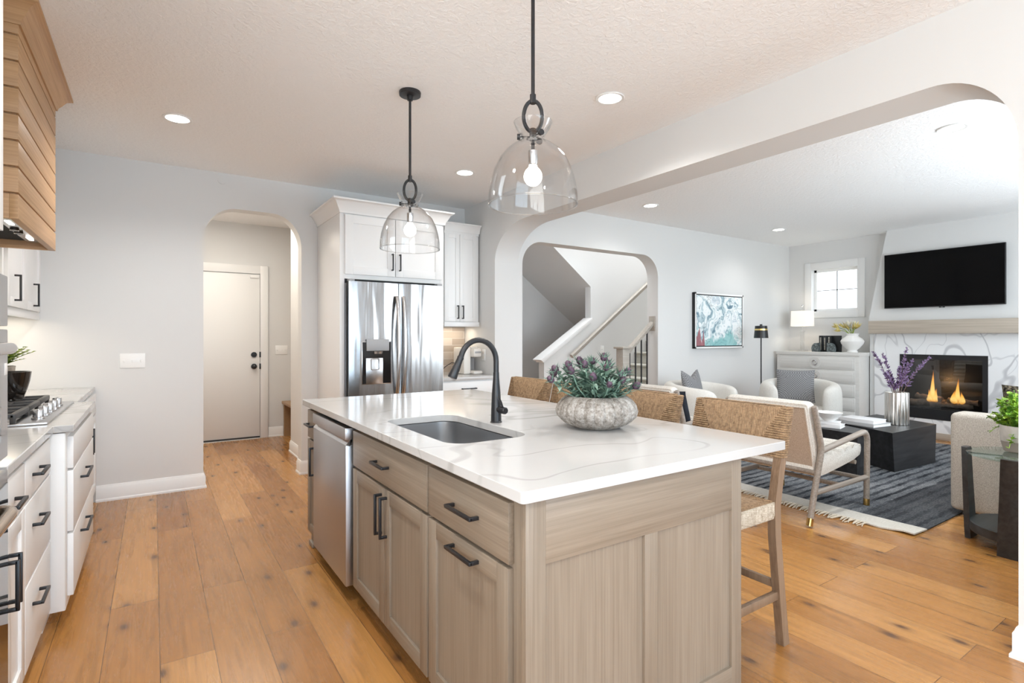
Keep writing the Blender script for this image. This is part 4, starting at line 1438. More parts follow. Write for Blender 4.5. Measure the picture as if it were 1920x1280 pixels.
# pot on the cooktop and fern behind it
mb = MB(); mb.lathe([(0.0, 0), (0.062, 0), (0.070, 0.006), (0.085, 0.05), (0.098, 0.10), (0.104, 0.145), (0.105, 0.15), (0.099, 0.15), (0.092, 0.10), (0.06, 0.012), (0, 0.012)], (-0.655, 3.87, ZT + 0.056), 40)
solo(mb, 'glazed_pot', m_pot_brown, 'glossy black-brown tapered pot standing on the gas cooktop grates', 'pot')
px, py = -0.80, 4.42
mb = MB(); mb.lathe([(0.0, 0), (0.075, 0), (0.085, 0.01), (0.095, 0.20), (0.097, 0.215), (0.088, 0.215), (0.085, 0.19), (0, 0.19)], (px, py, ZT), 32)
solo(mb, 'plant_pot', m_pot_grey, 'weathered grey plant pot on the left counter behind the dark glazed pot', 'plant pot')
t = thing('potted_fern', 'bright yellow-green fern in the grey pot behind the cooktop', 'plant', (px, py, ZT + 0.19))
mb = MB()
rnd = random.Random(5)
for k in range(46):
    a = rnd.uniform(0, 2 * pi)
    ln = rnd.uniform(0.10, 0.17)
    el = rnd.uniform(0.85, 1.4)
    p0 = Vector((px + 0.03 * cos(a), py + 0.03 * sin(a), ZT + 0.20))
    dv = Vector((cos(a) * cos(el), sin(a) * cos(el), sin(el)))
    pts = [p0 + dv * ln * q + Vector((cos(a), sin(a), -0.6)) * 0.045 * q * q for q in [i / 7 for i in range(8)]]
    mb.tube(pts, 0.0014, 4)
    for i in range(1, 8):
        dirv = (pts[i] - pts[i - 1]).normalized()
        for sgn in (-1, 1):
            sd = dirv.cross(Vector((0, 0, 1))).normalized() * sgn
            mb.blade(pts[i], sd + dirv * 0.7 + Vector((0, 0, 0.2)), Vector((0, 0, 1)), 0.042 * (1.15 - i / 9), 0.009, 0.2, 0.2, 2)
build(mb, 'frond', m_leaf_fern, t, smooth=60)
mb = MB(); mb.disc((px, py, ZT + 0.192), 0.084, 0.004, 'z'); build(mb, 'soil', m_soil, t)
# hood
HX, HY0, HY1, HZ0 = -0.484, 3.10, 4.15, 1.81
t = thing('range_hood', 'shiplap oak range hood with crown moulding high on the left wall', 'range hood', (-0.75, 3.62, HZ0))
def side_grain(o):
    for p in o.data.polygons:
        if abs(p.normal.x) < 0.3 and abs(p.normal.y) > 0.2:
            p.material_index = 1
nb = 7
pitch = 0.1135
for k in range(8):
    z0 = HZ0 + k * pitch
    z1 = z0 + pitch - 0.009
    if k == 7:
        z1 = 2.66
    for nm in (0,):
        mb = MB()
        mb.box(XL + 0.002, HX, HY0, HY1, z0 if k else HZ0 + 0.035, z1, 0.0015)
        if k == 0:
            mb = MB()
            mb.box(HX - 0.03, HX, HY0, HY1, z0, z1, 0.0015); mb.box(XL + 0.002, HX - 0.03, HY0, HY0 + 0.03, z0, z1, 0.0015, mi=1); mb.box(XL + 0.002, HX - 0.03, HY1 - 0.03, HY1, z0, z1, 0.0015, mi=1); mb.box(XL + 0.002, XL + 0.03, HY0 + 0.03, HY1 - 0.03, z0, z1)
        side_grain(build(mb, 'shiplap_board', [m_hood_y, m_hood_x], t))
mb = MB(); mb.box(XL + 0.004, HX - 0.012, HY0 + 0.012, HY1 - 0.012, HZ0 + 0.06, 2.66)
build(mb, 'core', m_bench, t)
mb = MB(); crown(mb, [(XL + 0.002, HY1), (HX, HY1), (HX, HY0), (XL + 0.002, HY0)][::-1], 2.643, crown_prof(0.099, 0.075))
side_grain(build(mb, 'crown_moulding', [m_hood_y, m_hood_x], t))
mb = MB(); mb.box(XL + 0.035, HX - 0.035, HY0 + 0.035, HY1 - 0.035, HZ0 + 0.045, HZ0 + 0.055)
ins = build(mb, 'hood_insert', m_dark, t)
mb = MB(); mb.box(HX - 0.115, HX - 0.04, HY0 + 0.10, HY1 - 0.10, HZ0 + 0.03, HZ0 + 0.045, 0.002)
build(mb, 'control_strip', m_steel, ins)
for y in (3.36, 3.86):
    mb = MB(); mb.box(HX - 0.09, HX - 0.07, y, y + 0.10, HZ0 + 0.026, HZ0 + 0.031, 0.001)
    build(mb, 'hood_light', m_strip, ins)
for y in (3.58, 3.68):
    mb = MB(); mb.disc((HX - 0.09, y, HZ0 + 0.024), 0.018, 0.014, 'z', 16)
    build(mb, 'hood_knob', m_black, ins)
area_light('hood_glow', t, (-0.62, 3.62, HZ0 + 0.02), (0, 0, 0), 0.2, 0.7, P_UC * 1.6, WARM)
# upper cabinet beyond the hood
t = thing('wall_cabinet', 'white two-door upper cabinet on the left wall beyond the wood hood', 'cabinet', (-0.87, 4.75, 1.43), 'white upper cabinets')
mb = MB(); mb.box(XL + 0.002, -0.72, 4.16, B - 0.004, 1.455, 2.45)
build(mb, 'carcass', m_white, t)
L = lf(-0.72)
d = shaker(L, t, 4.20, 4.72, 1.485, 2.44, WHT); pull(L, d, 4.37, 1.60, 0.16, True, face=0.02)
d = shaker(L, t, 4.726, 5.26, 1.485, 2.44, WHT); pull(L, d, 4.985, 1.595, 0.16, True, face=0.02)
mb = MB(); mb.box(-0.735, -0.715, 4.16, B - 0.004, 1.43, 1.482, 0.002)
build(mb, 'light_rail', m_white, t)
area_light('under_cabinet_glow', t, (-0.86, 4.8, 1.45), (0, 0, 0), 0.12, 0.9, P_UC * 1.6, WARM)
# oven tower
t = thing('oven_tower', 'tall white cabinet with steel wall ovens at the left edge of the frame', 'oven', (-0.7, 1.7, 0))
mb = MB(); mb.box(XL + 0.01, -0.395, 1.25, 2.20, 0.10, 2.45, 0.002); mb.box(XL + 0.01, -0.47, 1.25, 2.20, 0, 0.10)
build(mb, 'carcass', m_white, t)
L = lf(-0.395)
d = shaker(L, t, 1.26, 2.185, 1.62, 2.44, WHT)
mb = MB(); boxm(mb, L, 1.27, 2.185, 0, 0.03, 1.335, 1.485, 0.003); build(mb, 'microwave_panel', m_steel, t)
mb = MB(); boxm(mb, L, 1.27, 2.185, 0, 0.03, 0.945, 1.325, 0.003)
dr = build(mb, 'upper_oven_door', m_steel, t)
mb = MB(); boxm(mb, L, 1.36, 2.09, 0.028, 0.032, 1.0, 1.22, 0.001); build(mb, 'oven_window', m_oven_glass, dr)
mb = MB(); boxm(mb, L, 2.14, 2.172, 0.029, 0.0315, 1.19, 1.225, 0.0005); build(mb, 'sticker', m_plate, dr)
mb = MB(); boxm(mb, L, 1.27, 2.185, 0, 0.03, 0.12, 0.905, 0.003)
dr2 = build(mb, 'lower_oven_door', m_steel, t)
mb = MB(); boxm(mb, L, 1.29, 2.172, 0.026, 0.033, 0.16, 0.87, 0.002); build(mb, 'oven_window', m_oven_glass, dr2)
def oven_handle(parent, z, mat, y1, so):
    pts = [(-0.367, y1, z), (-0.367 + so * 0.6, y1 - 0.004, z), (-0.367 + so * 0.92, y1 - 0.025, z), (-0.367 + so, y1 - 0.06, z), (-0.367 + so, 1.41, z), (-0.367 + so * 0.92, 1.375, z), (-0.367 + so * 0.6, 1.355, z), (-0.367, 1.35, z)]
    mb = MB(); mb.tube(pts, 0.0155, 14)
    build(mb, 'handle', mat, parent)
oven_handle(dr, 1.272, m_steel, 1.985, 0.048)
oven_handle(dr2, 0.83, m_floor_tint_steel, 1.985, 0.048)
# hall bench
t = thing('mudroom_bench', 'small brown wooden bench in the hall alcove past the white door', 'bench', (1.65, 7.0, 0))
mb = MB(); mb.box(1.40, 1.94, 6.52, 7.56, 0.425, 0.46, 0.003); build(mb, 'seat', m_bench, t)
mb = MB(); mb.box(1.42, 1.93, 7.51, 7.55, 0, 0.425); build(mb, 'side_panel', m_bench, t)
mb = MB(); mb.box(1.42, 1.93, 6.53, 6.56, 0, 0.425); build(mb, 'side_panel', m_bench, t)
mb = MB(); mb.box(1.90, 1.93, 6.56, 7.51, 0, 0.425); build(mb, 'back_panel', m_bench, t)

# ------------------------------------------------------------------ bar stools
def loft_rect(mb, path, hx, hy, mi=0):
    """path of (x, y, z); rectangular section in x/y"""
    rows = []
    for x, y, z in path:
        rows.append([Vector((x - hx, y - hy, z)), Vector((x + hx, y - hy, z)), Vector((x + hx, y + hy, z)), Vector((x - hx, y + hy, z))])
    return mb.grid(rows, closed_v=True, cap_u=True, mi=mi)
def make_stool(label):
    t = thing('bar_stool', label, 'bar stool', (0, 0, 0), 'woven bar stools at the island', world=False)
    rnd = random.Random(3)
    for s in (-1, 1):
        mb = MB()
        loft_rect(mb, [(0.195, s * 0.212, 0), (0.165, s * 0.212, 0.22), (0.132, s * 0.212, 0.48), (0.13, s * 0.212, 0.60), (0.155, s * 0.212, 0.72), (0.185, s * 0.212, 0.84), (0.222, s * 0.212, 0.985)], 0.021, 0.017)
        build(mb, 'leg', m_stool, t)
        mb = MB(); loft_rect(mb, [(-0.20, s * 0.205, 0), (-0.185, s * 0.205, 0.56)], 0.019, 0.017)
        build(mb, 'leg', m_stool, t)
        mb = MB(); mb.box(-0.18, 0.155, s * 0.209 - 0.011, s * 0.209 + 0.011, 0.20, 0.236, 0.004)
        build(mb, 'stretcher', m_stool, t)
    mb = MB(); mb.box(-0.205, -0.183, -0.19, 0.19, 0.17, 0.205, 0.004); build(mb, 'foot_rail', m_stool, t)
    mb = MB(); mb.box(0.142, 0.162, -0.195, 0.195, 0.245, 0.278, 0.004); build(mb, 'stretcher', m_stool, t)
    # rush seat: core, ring strands on top, wrapped edge
    x0, x1, y0, y1, zs = -0.215, 0.118, -0.222, 0.222, 0.618
    mb = MB(); mb.box(x0 + 0.005, x1 - 0.005, y0 + 0.005, y1 - 0.005, 0.548, zs - 0.003, 0.012)
    n = 17
    for k in range(n):
        ins = 0.006 + k * 0.0095
        if x1 - x0 - 2 * ins < 0.01:
            break
        pts = [(x, y, zs - 0.004 - 0.006 * sin(pi * k / n) + rnd.uniform(-0.0008, 0.0008)) for x, y in rrect(x0 + ins, x1 - ins, y0 + ins, y1 - ins, 0.004, 1)]
        mb.tube(pts, 0.0056, 5, closed=True)
    build(mb, 'seat', m_rope, t)
    mb = MB()
    for k in range(34):
        x = x0 + 0.008 + k * (x1 - x0 - 0.016) / 33
        for y in (y0, y1):
            mb.tube([(x, y * 0.985, zs - 0.002), (x + 0.002, y, zs - 0.012), (x - 0.002, y, 0.565), (x, y * 0.975, 0.548)], 0.0056, 5)
    for k in range(44):
        y = y0 + 0.008 + k * (y1 - y0 - 0.016) / 43
        for x in (x0, x1):
            mb.tube([(x * 0.98, y, zs - 0.002), (x, y + 0.002, zs - 0.012), (x, y - 0.002, 0.565), (x * 0.97, y, 0.548)], 0.0056, 5)
    build(mb, 'seat_edge_weave', m_rope_pale, t)
    # woven back panel, leaning; u across, w up the lean
    wd, z0, z1 = 0.234, 0.795, 1.002
    def bp_(y, z, d):
        return Vector((0.172 + (z - 0.795) * 0.255 + d, y, z))
    mb = MB()
    rows = []
    for z in (z0 + 0.004, z1 - 0.004):
        rows.append([bp_(-wd + 0.008, z, -0.0145), bp_(wd - 0.008, z, -0.0145), bp_(wd - 0.008, z, 0.0145), bp_(-wd + 0.008, z, 0.0145)])
    mb.grid(rows, closed_v=True, cap_u=True)
    def side_w(z):
        q = (z1 - z) / (z1 - z0)
        return 0.03 + 0.13 * min(1, 2 * min(q, 1 - q) + 0.05) if False else 0.028 + 0.115 * q
    nv = 54
    for k in range(nv):
        y = -wd + 0.03 + (2 * wd - 0.06) * k / (nv - 1)
        e = wd - abs(y)
        q = max(0.0, min(1.0, (e - 0.028) / 0.115))
        zb = z1 - q * (z1 - z0)
        if z1 - zb < 0.012:
            continue
        for d in (-0.0185, 0.0185):
            j = rnd.uniform(-0.001, 0.001)
            mb.tube([bp_(y, z1 - 0.002, d * 0.6), bp_(y + j, z1 - 0.008, d), bp_(y - j, (z1 + zb) / 2, d), bp_(y + j, zb + 0.002, d)], 0.0044, 5)
        mb.tube([bp_(y, z1, -0.012), bp_(y, z1 + 0.0015, 0), bp_(y, z1, 0.012)], 0.0044, 5, cap=False)
    build(mb, 'woven_back', m_rope, t)
    nh = 22
    for s in (-1, 1):
        mb = MB()
        for k in range(nh):
            z = z0 + 0.004 + (z1 - z0 - 0.008) * k / (nh - 1)
            w = side_w(z)
            j = rnd.uniform(-0.0012, 0.0012)
            mb.tube([bp_(s * (wd - w), z + j, 0.0195), bp_(s * (wd - 0.012), z - j, 0.0205), bp_(s * wd, z, 0.012), bp_(s * (wd + 0.001), z, 0), bp_(s * wd, z, -0.012), bp_(s * (wd - 0.012), z + j, -0.0205), bp_(s * (wd - w), z - j, -0.0195)], 0.0044, 5)
        build(mb, 'wrapped_side', m_rope, t)
    return t
s1 = make_stool('woven-back wooden bar stool nearest the camera, at the right corner of the island')
SXC = 2.03
s1.location = (SXC, 1.475, 0)
for y, lab in ((2.045, 'second woven bar stool from the camera, its back just right of the stone bowl'),
               (2.62, 'third woven bar stool, mostly hidden behind the thistles and stone bowl'),
               (3.135, 'farthest woven bar stool, its back seen just right of the black faucet')):
    dup(s1, (SXC, y, 0), None, lab)

# ------------------------------------------------------------------ rug
RX0, RX1, RY0, RY1 = 4.12, 7.95, 1.46, 4.05
t = thing('area_rug', 'charcoal and grey striped area rug with cream fringed end under the armchairs', 'rug', ((RX0 + RX1) / 2, (RY0 + RY1) / 2, 0))
t.location = (0, 0, 0)
mb = MB()
nx, ny = 60, 40
pts = []
rnd = random.Random(2)
for i in range(nx + 1):
    row = []
    for j in range(ny + 1):
        x = RX0 + (RX1 - RX0) * i / nx
        y = RY0 + (RY1 - RY0) * j / ny
        lift = 0.0
        if i < 4:
            lift = 0.006 * (1 - i / 4) * (0.5 + 0.5 * sin(j * 1.9))
            if j < 3:
                lift += 0.018 * (1 - i / 4) * (1 - j / 3) * 0.6
        row.append(Vector((x + (0.012 * sin(j * 1.3) if i == 0 else 0), y, 0.009 + lift)))
    pts.append(row)
mb.grid(pts)
edge = []
per = [pts[i][0] for i in range(nx + 1)] + [pts[nx][j] for j in range(1, ny + 1)] + [pts[i][ny] for i in range(nx - 1, -1, -1)] + [pts[0][j] for j in range(ny - 1, 0, -1)]
mb.grid([per, [Vector((p.x, p.y, max(0.0005, p.z - 0.009))) for p in per]], closed_v=True)
build(mb, 'pile', m_rug, t, smooth=50)
mb = MB()
y = 1.74
while y < RY1:
    a = rnd.uniform(-0.5, 0.5)
    ln = rnd.uniform(0.06, 0.095)
    mb.tube([(RX0 + 0.012, y, 0.012), (RX0 - ln * 0.5, y + a * 0.02, 0.011), (RX0 - ln, y + a * 0.05, 0.0055)], [0.0055, 0.005, 0.0035], 5)
    y += rnd.uniform(0.013, 0.019)
fo = build(mb, 'fringe', m_fringe, t)
fo['kind'] = 'stuff'

# ------------------------------------------------------------------ armchairs
def profile_loft(mb, prof, y0, y1, r=0.03, mi=0):
    """closed (x, z) profile extruded along y with softened ends"""
    cx = sum(p[0] for p in prof) / len(prof)
    cz = sum(p[1] for p in prof) / len(prof)
    rows = []
    st = [(0.0, 0.55), (0.12, 0.80), (0.4, 0.95), (1.0, 1.0)]
    for f, sc in st:
        rows.append((y0 + r * f, sc))
    rows += [(y0 + (y1 - y0) * q, 1.0) for q in (0.25, 0.5, 0.75)]
    for f, sc in st[::-1]:
        rows.append((y1 - r * f, sc))
    g = []
    for y, sc in rows:
        k = r * (1 - sc) * 1.1
        ring = []
        for x, z in prof:
            d = Vector((x - cx, z - cz))
            L_ = d.length
            q = max(0.0, (L_ - k) / L_) if L_ > 1e-6 else 1
            ring.append(Vector((cx + d.x * q, y, cz + d.y * q)))
        g.append(ring)
    return mb.grid(g, closed_v=True, cap_u=True, mi=mi)
def make_armchair(label):
    t = thing('armchair', label, 'armchair', (0, 0, 0), 'wood-framed boucle armchairs', world=False)
    R = 0.021
    for s in (-1, 1):
        y = s * 0.335
        mb = MB(); mb.tube([(-0.412, y, 0.0), (-0.402, y, 0.035), (-0.345, y, 0.22), (-0.262, y, 0.46), (-0.252, y, 0.50), (-0.258, y, 0.54), (-0.345, y, 0.805), (-0.348, y, 0.812)], [R] * 7 + [R * 0.8], 14)
        lg = build(mb, 'rear_leg', m_frame, t)
        mb = MB(); mb.tube([(-0.412, y, 0.0), (-0.3965, y, 0.05)], R * 1.04, 14); build(mb, 'brass_ferrule', m_brass, lg)
        arm = [(0.425, y, 0.0), (0.432, y, 0.25), (0.437, y, 0.48)] + [(0.372 + 0.065 * cos(radians(a)), y, 0.49 + 0.075 * sin(radians(a))) for a in range(0, 91, 15)] + [(0.30, y, 0.558), (-0.25, y, 0.495)]
        mb = MB(); mb.tube(arm, R, 14)
        lg = build(mb, 'arm_and_front_leg', m_frame, t)
        mb = MB(); mb.tube([(0.425, y, 0.0), (0.427, y, 0.05)], R * 1.04, 14); build(mb, 'brass_ferrule', m_brass, lg)
        mb = MB(); mb.tube([(-0.345, y, 0.215), (0.43, y, 0.215)], R * 0.9, 12); build(mb, 'side_stretcher', m_frame, t)
    for x, z in ((0.06, 0.205), (0.428, 0.20)):
        mb = MB(); mb.tube([(x, -0.335, z), (x, 0.335, z)], R * 0.8, 12); build(mb, 'cross_stretcher', m_frame, t)
    for x, yy, zz in ((-0.30, 0.335, 0.345), (0.33, 0.30, 0.335)):
        mb = MB(); mb.tube([(x, -yy, zz), (x, yy, zz)], R * 0.8, 12)
        build(mb, 'seat_rail', m_frame, t)
    # seat cushion with channels
    top = []
    n = 42
    for i in range(n + 1):
        u = i / n
        x = -0.27 + 0.66 * u
        z = 0.425 + 0.055 * u + 0.034 * abs(sin(u * pi * 6)) ** 0.6 - 0.028
        top.append((x, z))
    front = [(0.412, 0.465), (0.422, 0.44), (0.418, 0.41), (0.40, 0.385)]
    bot = [(0.30, 0.355), (0.1, 0.325), (-0.1, 0.305), (-0.2, 0.30), (-0.27, 0.315), (-0.30, 0.36)]
    mb = MB(); profile_loft(mb, top + front + bot, -0.305, 0.305, 0.03)
    build(mb, 'seat_cushion', m_boucle, t)
    # back cushion
    fr_ = []
    for i in range(n + 1):
        u = i / n
        x = -0.185 - 0.115 * u + 0.03 * abs(sin(u * pi * 6)) ** 0.6 - 0.026
        fr_.append((x, 0.40 + 0.41 * u))
    tp = [(-0.305, 0.83), (-0.33, 0.842), (-0.37, 0.842), (-0.395, 0.825)]
    rear = [(-0.392, 0.80), (-0.365, 0.70), (-0.325, 0.56), (-0.29, 0.43), (-0.272, 0.335), (-0.25, 0.31), (-0.20, 0.33)]
    mb = MB(); profile_loft(mb, fr_ + tp + rear, -0.31, 0.31, 0.035)
    build(mb, 'back_cushion', m_boucle, t)
    mb = MB()
    prof = [(-0.396, 0.80), (-0.368, 0.70), (-0.328, 0.56), (-0.293, 0.43), (-0.275, 0.345), (-0.262, 0.345), (-0.285, 0.45), (-0.32, 0.58), (-0.36, 0.71), (-0.385, 0.80)]
    profile_loft(mb, prof, -0.295, 0.295, 0.012)
    build(mb, 'back_panel', m_chairback, t)
    mb = MB()
    for s in (-1, 1):
        mb.tube([(-0.394, s * 0.297, 0.80), (-0.368, s * 0.297, 0.70), (-0.328, s * 0.297, 0.56), (-0.293, s * 0.297, 0.43), (-0.276, s * 0.297, 0.345)], 0.007, 8)
    mb.tube([(-0.396, -0.297, 0.802), (-0.396, 0.297, 0.802)], 0.006, 8)
    build(mb, 'piping', m_boucle, t)
    return t
a1 = make_armchair('nearer wood-framed boucle armchair with its back to the island, tubular arms')
a1.location = (4.14, 2.265, 0.010)
a2 = dup(a1, (4.235, 3.515, 0.010), None, 'farther wood-framed boucle armchair, mostly hidden behind the second bar stool')

def pillow_mesh(w, h, t, nu=22, pinch=0.06):
    """square cushion lying in local YZ, thickness along X"""
    mb = MB()
    def P(u, v, s):
        k = (max(0.0, 1 - abs(u) ** 2.6) ** 0.55) * (max(0.0, 1 - abs(v) ** 2.6) ** 0.55)
        y = w / 2 * u * (1 - pinch * (1 - v * v))
        z = h / 2 * v * (1 - pinch * (1 - u * u))
        return Vector((s * t / 2 * k, y, z))
    for s in (-1, 1):
        mb.grid([[P(-1 + 2 * i / nu, -1 + 2 * j / nu, s) for j in range(nu + 1)] for i in range(nu + 1)])
    bmesh.ops.remove_doubles(mb.bm, verts=mb.bm.verts[:], dist=1e-4)
    return mb
def pillow(name, w, h, t, mat, loc, rot, label, karate=0.0):
    mb = pillow_mesh(w, h, t)
    if karate:
        for v in mb.bm.verts:
            q = max(0, 1 - abs(v.co.y) / (w * 0.42)) ** 1.3 * max(0, (v.co.z / (h / 2))) ** 1.5
            v.co.z -= karate * q
            v.co.x *= 1 - 0.4 * q
    mb2 = build(mb, name, mat, None, 70)
    mb2.location = loc
    mb2.rotation_euler = rot
    return tag(mb2, label, 'pillow')
pillow('throw_pillow', 0.40, 0.36, 0.13, m_navy, (4.00, 2.22, 0.63), (0, radians(-17), 0), 'dark navy throw pillow in the nearer wood-framed armchair')
pillow('throw_pillow', 0.40, 0.36, 0.13, m_navy, (4.11, 3.42, 0.63), (0, radians(-17), 0), 'dark navy throw pillow in the farther armchair behind the second stool')

# ------------------------------------------------------------------ barrel chairs
def make_barrel(label):
    t = thing('barrel_chair', label, 'armchair', (0, 0, 0), 'ivory barrel chairs', world=False)
    rows = []
    n = 56
    for i in range(n + 1):
        u = i / n
        th = radians(42 + (318 - 42) * u)
        back = 0.5 - 0.5 * cos(2 * pi * u)
        back = back ** 0.7
        ht = 0.70 + 0.06 * back
        tk = 0.085
        rc = 0.375
        e = min(u, 1 - u) * n
        k = 1.0
        if e < 5:
            k = sqrt(max(0.02, 1 - (1 - e / 5) ** 2))
        ring = []
        for q in range(26):
            a = 2 * pi * q / 26
            ex = 2.6
            ca, sa = cos(a), sin(a)
            rr = tk * (abs(ca) ** (2 / ex)) * (1 if ca >= 0 else -1) * k
            zc, zh = (ht + 0.09) / 2, (ht - 0.09) / 2
            zz = zc + zh * (abs(sa) ** (2 / 5.0)) * (1 if sa >= 0 else -1) * (0.75 + 0.25 * k)
            # round the top
            ring.append(Vector(((rc + rr) * cos(th), (rc + rr) * sin(th), zz)))
        rows.append(ring)
    mb = MB(); mb.grid(rows, closed_v=True, cap_u=True)
    build(mb, 'shell', m_barrel, t, smooth=70)
    mb = MB(); mb.lathe([(0, 0.13), (0.30, 0.13), (0.325, 0.16), (0.33, 0.36), (0.315, 0.41), (0.27, 0.43), (0, 0.435)], (0.045, 0, 0), 40)
    build(mb, 'seat_cushion', m_barrel, t, smooth=70)
    mb = MB(); mb.lathe([(0, 0), (0.33, 0), (0.33, 0.11), (0, 0.11)], (0, 0, 0), 40)
    build(mb, 'plinth', m_blackwood, t)
    return t
b1 = make_barrel('ivory barrel armchair under the abstract painting, grey cushion inside')
b1.location = (5.38, 4.02, 0.010); b1.rotation_euler = (0, 0, radians(-79))
b2 = dup(b1, (6.72, 3.60, 0.010), radians(-150), 'ivory barrel armchair in front of the grey chest of drawers')
pillow('throw_pillow', 0.42, 0.42, 0.13, m_pillow, (5.35, 4.14, 0.70), (0, radians(-12), radians(-79)), 'grey houndstooth pillow with chopped top in the barrel chair under the painting', 0.09)
pillow('throw_pillow', 0.44, 0.42, 0.13, m_pillow, (6.79, 3.69, 0.68), (0, radians(-14), radians(-150)), 'grey woven square pillow in the barrel chair before the chest')

# ------------------------------------------------------------------ coffee tables and what stands on them
def frustum(top, bot, z1, thick=0.0):
    mb = MB()
    mb.grid([[Vector((x, y, 0.010)) for x, y in bot], [Vector((x, y, z1)) for x, y in top]], closed_v=True, cap_u=True)
    return mb
solo(frustum([(5.76, 2.215), (6.73, 2.19), (7.02, 2.86), (6.05, 2.87)], [(5.885, 2.245), (6.70, 2.19), (6.93, 2.80), (6.16, 2.80)], 0.40), 'coffee_table', m_blackwood, 'larger faceted black wood coffee table carrying the fluted silver vase', 'coffee table', 'faceted black coffee tables', 0)
solo(frustum([(5.27, 2.30), (5.55, 2.33), (5.73, 2.70), (5.29, 2.76)], [(5.35, 2.34), (5.52, 2.335), (5.66, 2.66), (5.38, 2.70)], 0.43), 'coffee_table', m_blackwood, 'smaller black coffee table beside the nearer armchair arm, holding small books', 'coffee table', 'faceted black coffee tables', 0)
def book(loc, w, d, h, rz, cover, label, group=None):
    t = thing('book', label, 'book', loc, group, world=False, rotz=rz)
    mb = MB()
    mb.box(-w / 2, w / 2, -d / 2, d / 2, 0, 0.004, 0.001); mb.box(-w / 2, w / 2, -d / 2, d / 2, h - 0.004, h, 0.001); mb.box(-w / 2, -w / 2 + 0.004, -d / 2, d / 2, 0, h, 0.001)
    build(mb, 'cover', cover, t)
    mb = MB(); mb.box(-w / 2 + 0.004, w / 2 - 0.006, -d / 2 + 0.005, d / 2 - 0.005, 0.004, h - 0.004)
    build(mb, 'pages', m_paper, t)
    return t
book((6.09, 2.60, 0.401), 0.30, 0.37, 0.032, radians(-8), m_book_grey, 'lower grey-edged book of the pair on the larger black coffee table')
book((6.08, 2.61, 0.433), 0.25, 0.34, 0.034, radians(-4), m_book_white, 'upper white book of the pair on the larger black coffee table')
book((5.46, 2.62, 0.431), 0.20, 0.20, 0.03, radians(12), m_book_white, 'lower white book on the smaller black coffee table')
book((5.45, 2.62, 0.461), 0.16, 0.17, 0.026, radians(20), m_book_white, 'small upper book under the wide pale bowl beside the armchair')
mb = MB(); mb.lathe([(0, 0), (0.04, 0), (0.045, 0.006), (0.09, 0.05), (0.115, 0.085), (0.112, 0.086), (0.085, 0.052), (0.03, 0.01), (0, 0.01)], (5.45, 2.63, 0.4875), 32)
solo(mb, 'decorative_bowl', m_plaster, 'small white bowl on the books behind the near armchair', 'bowl')
vx, vy = 6.40, 2.42
mb = MB(); mb.lathe([(0, 0), (0.100, 0), (0.104, 0.004), (0.104, 0.325), (0.101, 0.33), (0.094, 0.328), (0.092, 0.30), (0, 0.295)], (vx, vy, 0.4005), 128, lambda a, r, z: 1 + (0.05 * abs(cos(a * 9)) - 0.03 if 0.002 < z < 0.3285 and r > 0.098 else 0))
solo(mb, 'fluted_vase', m_fluted, 'fluted silver cylinder vase on the larger black coffee table', 'vase')
t = thing('purple_stems', 'purple feathery flower stems spreading from the fluted silver vase', 'flowers', (vx, vy, 0.70))
rnd = random.Random(21)
camR = Vector((0.832, -0.5546, 0))
camF = Vector((0.5546, 0.832, 0))
for dx, dz, fw in ((-0.19, 0.42, 0.02), (-0.09, 0.40, 0.05), (-0.13, 0.20, -0.05), (0.0, 0.26, -0.04), (0.10, 0.46, 0.03), (0.06, 0.30, -0.06), (0.27, 0.36, 0.0), (0.17, 0.34, 0.05), (-0.03, 0.15, 0.03)):
    p0 = Vector((vx, vy, 0.705)) + camR * dx * 0.2
    tip = Vector((vx, vy, 0.73)) + camR * dx * 1.25 + camF * fw + Vector((0, 0, dz))
    mid = p0.lerp(tip, 0.5) + Vector((0, 0, 0.05)) - camR * dx * 0.1
    pts = []
    for i in range(13):
        u = i / 12
        pts.append(p0 * (1 - u) ** 2 + mid * 2 * u * (1 - u) + tip * u * u)
    mb = MB(); mb.tube(pts, [0.004 * (1 - 0.7 * i / 12) for i in range(13)], 5)
    st = build(mb, 'stem', m_stem, t)
    mb = MB()
    for k in range(99):
        u = 0.15 + 0.85 * rnd.random() ** 0.8
        i = min(11, int(u * 12))
        p = pts[i].lerp(pts[i + 1], u * 12 - i)
        d = (pts[i + 1] - pts[i]).normalized()
        a = rnd.uniform(0, 2 * pi)
        s = d.orthogonal().normalized()
        s = Matrix.Rotation(a, 3, d) @ s
        ln = rnd.uniform(0.022, 0.05) * (1.25 - 0.75 * u)
        mb.blade(p, d * rnd.uniform(0.5, 1.2) + s, s.cross(d), ln, rnd.uniform(0.004, 0.0075), -0.2, 0.3, 2)
    build(mb, 'bloom', m_lav, st, smooth=60)

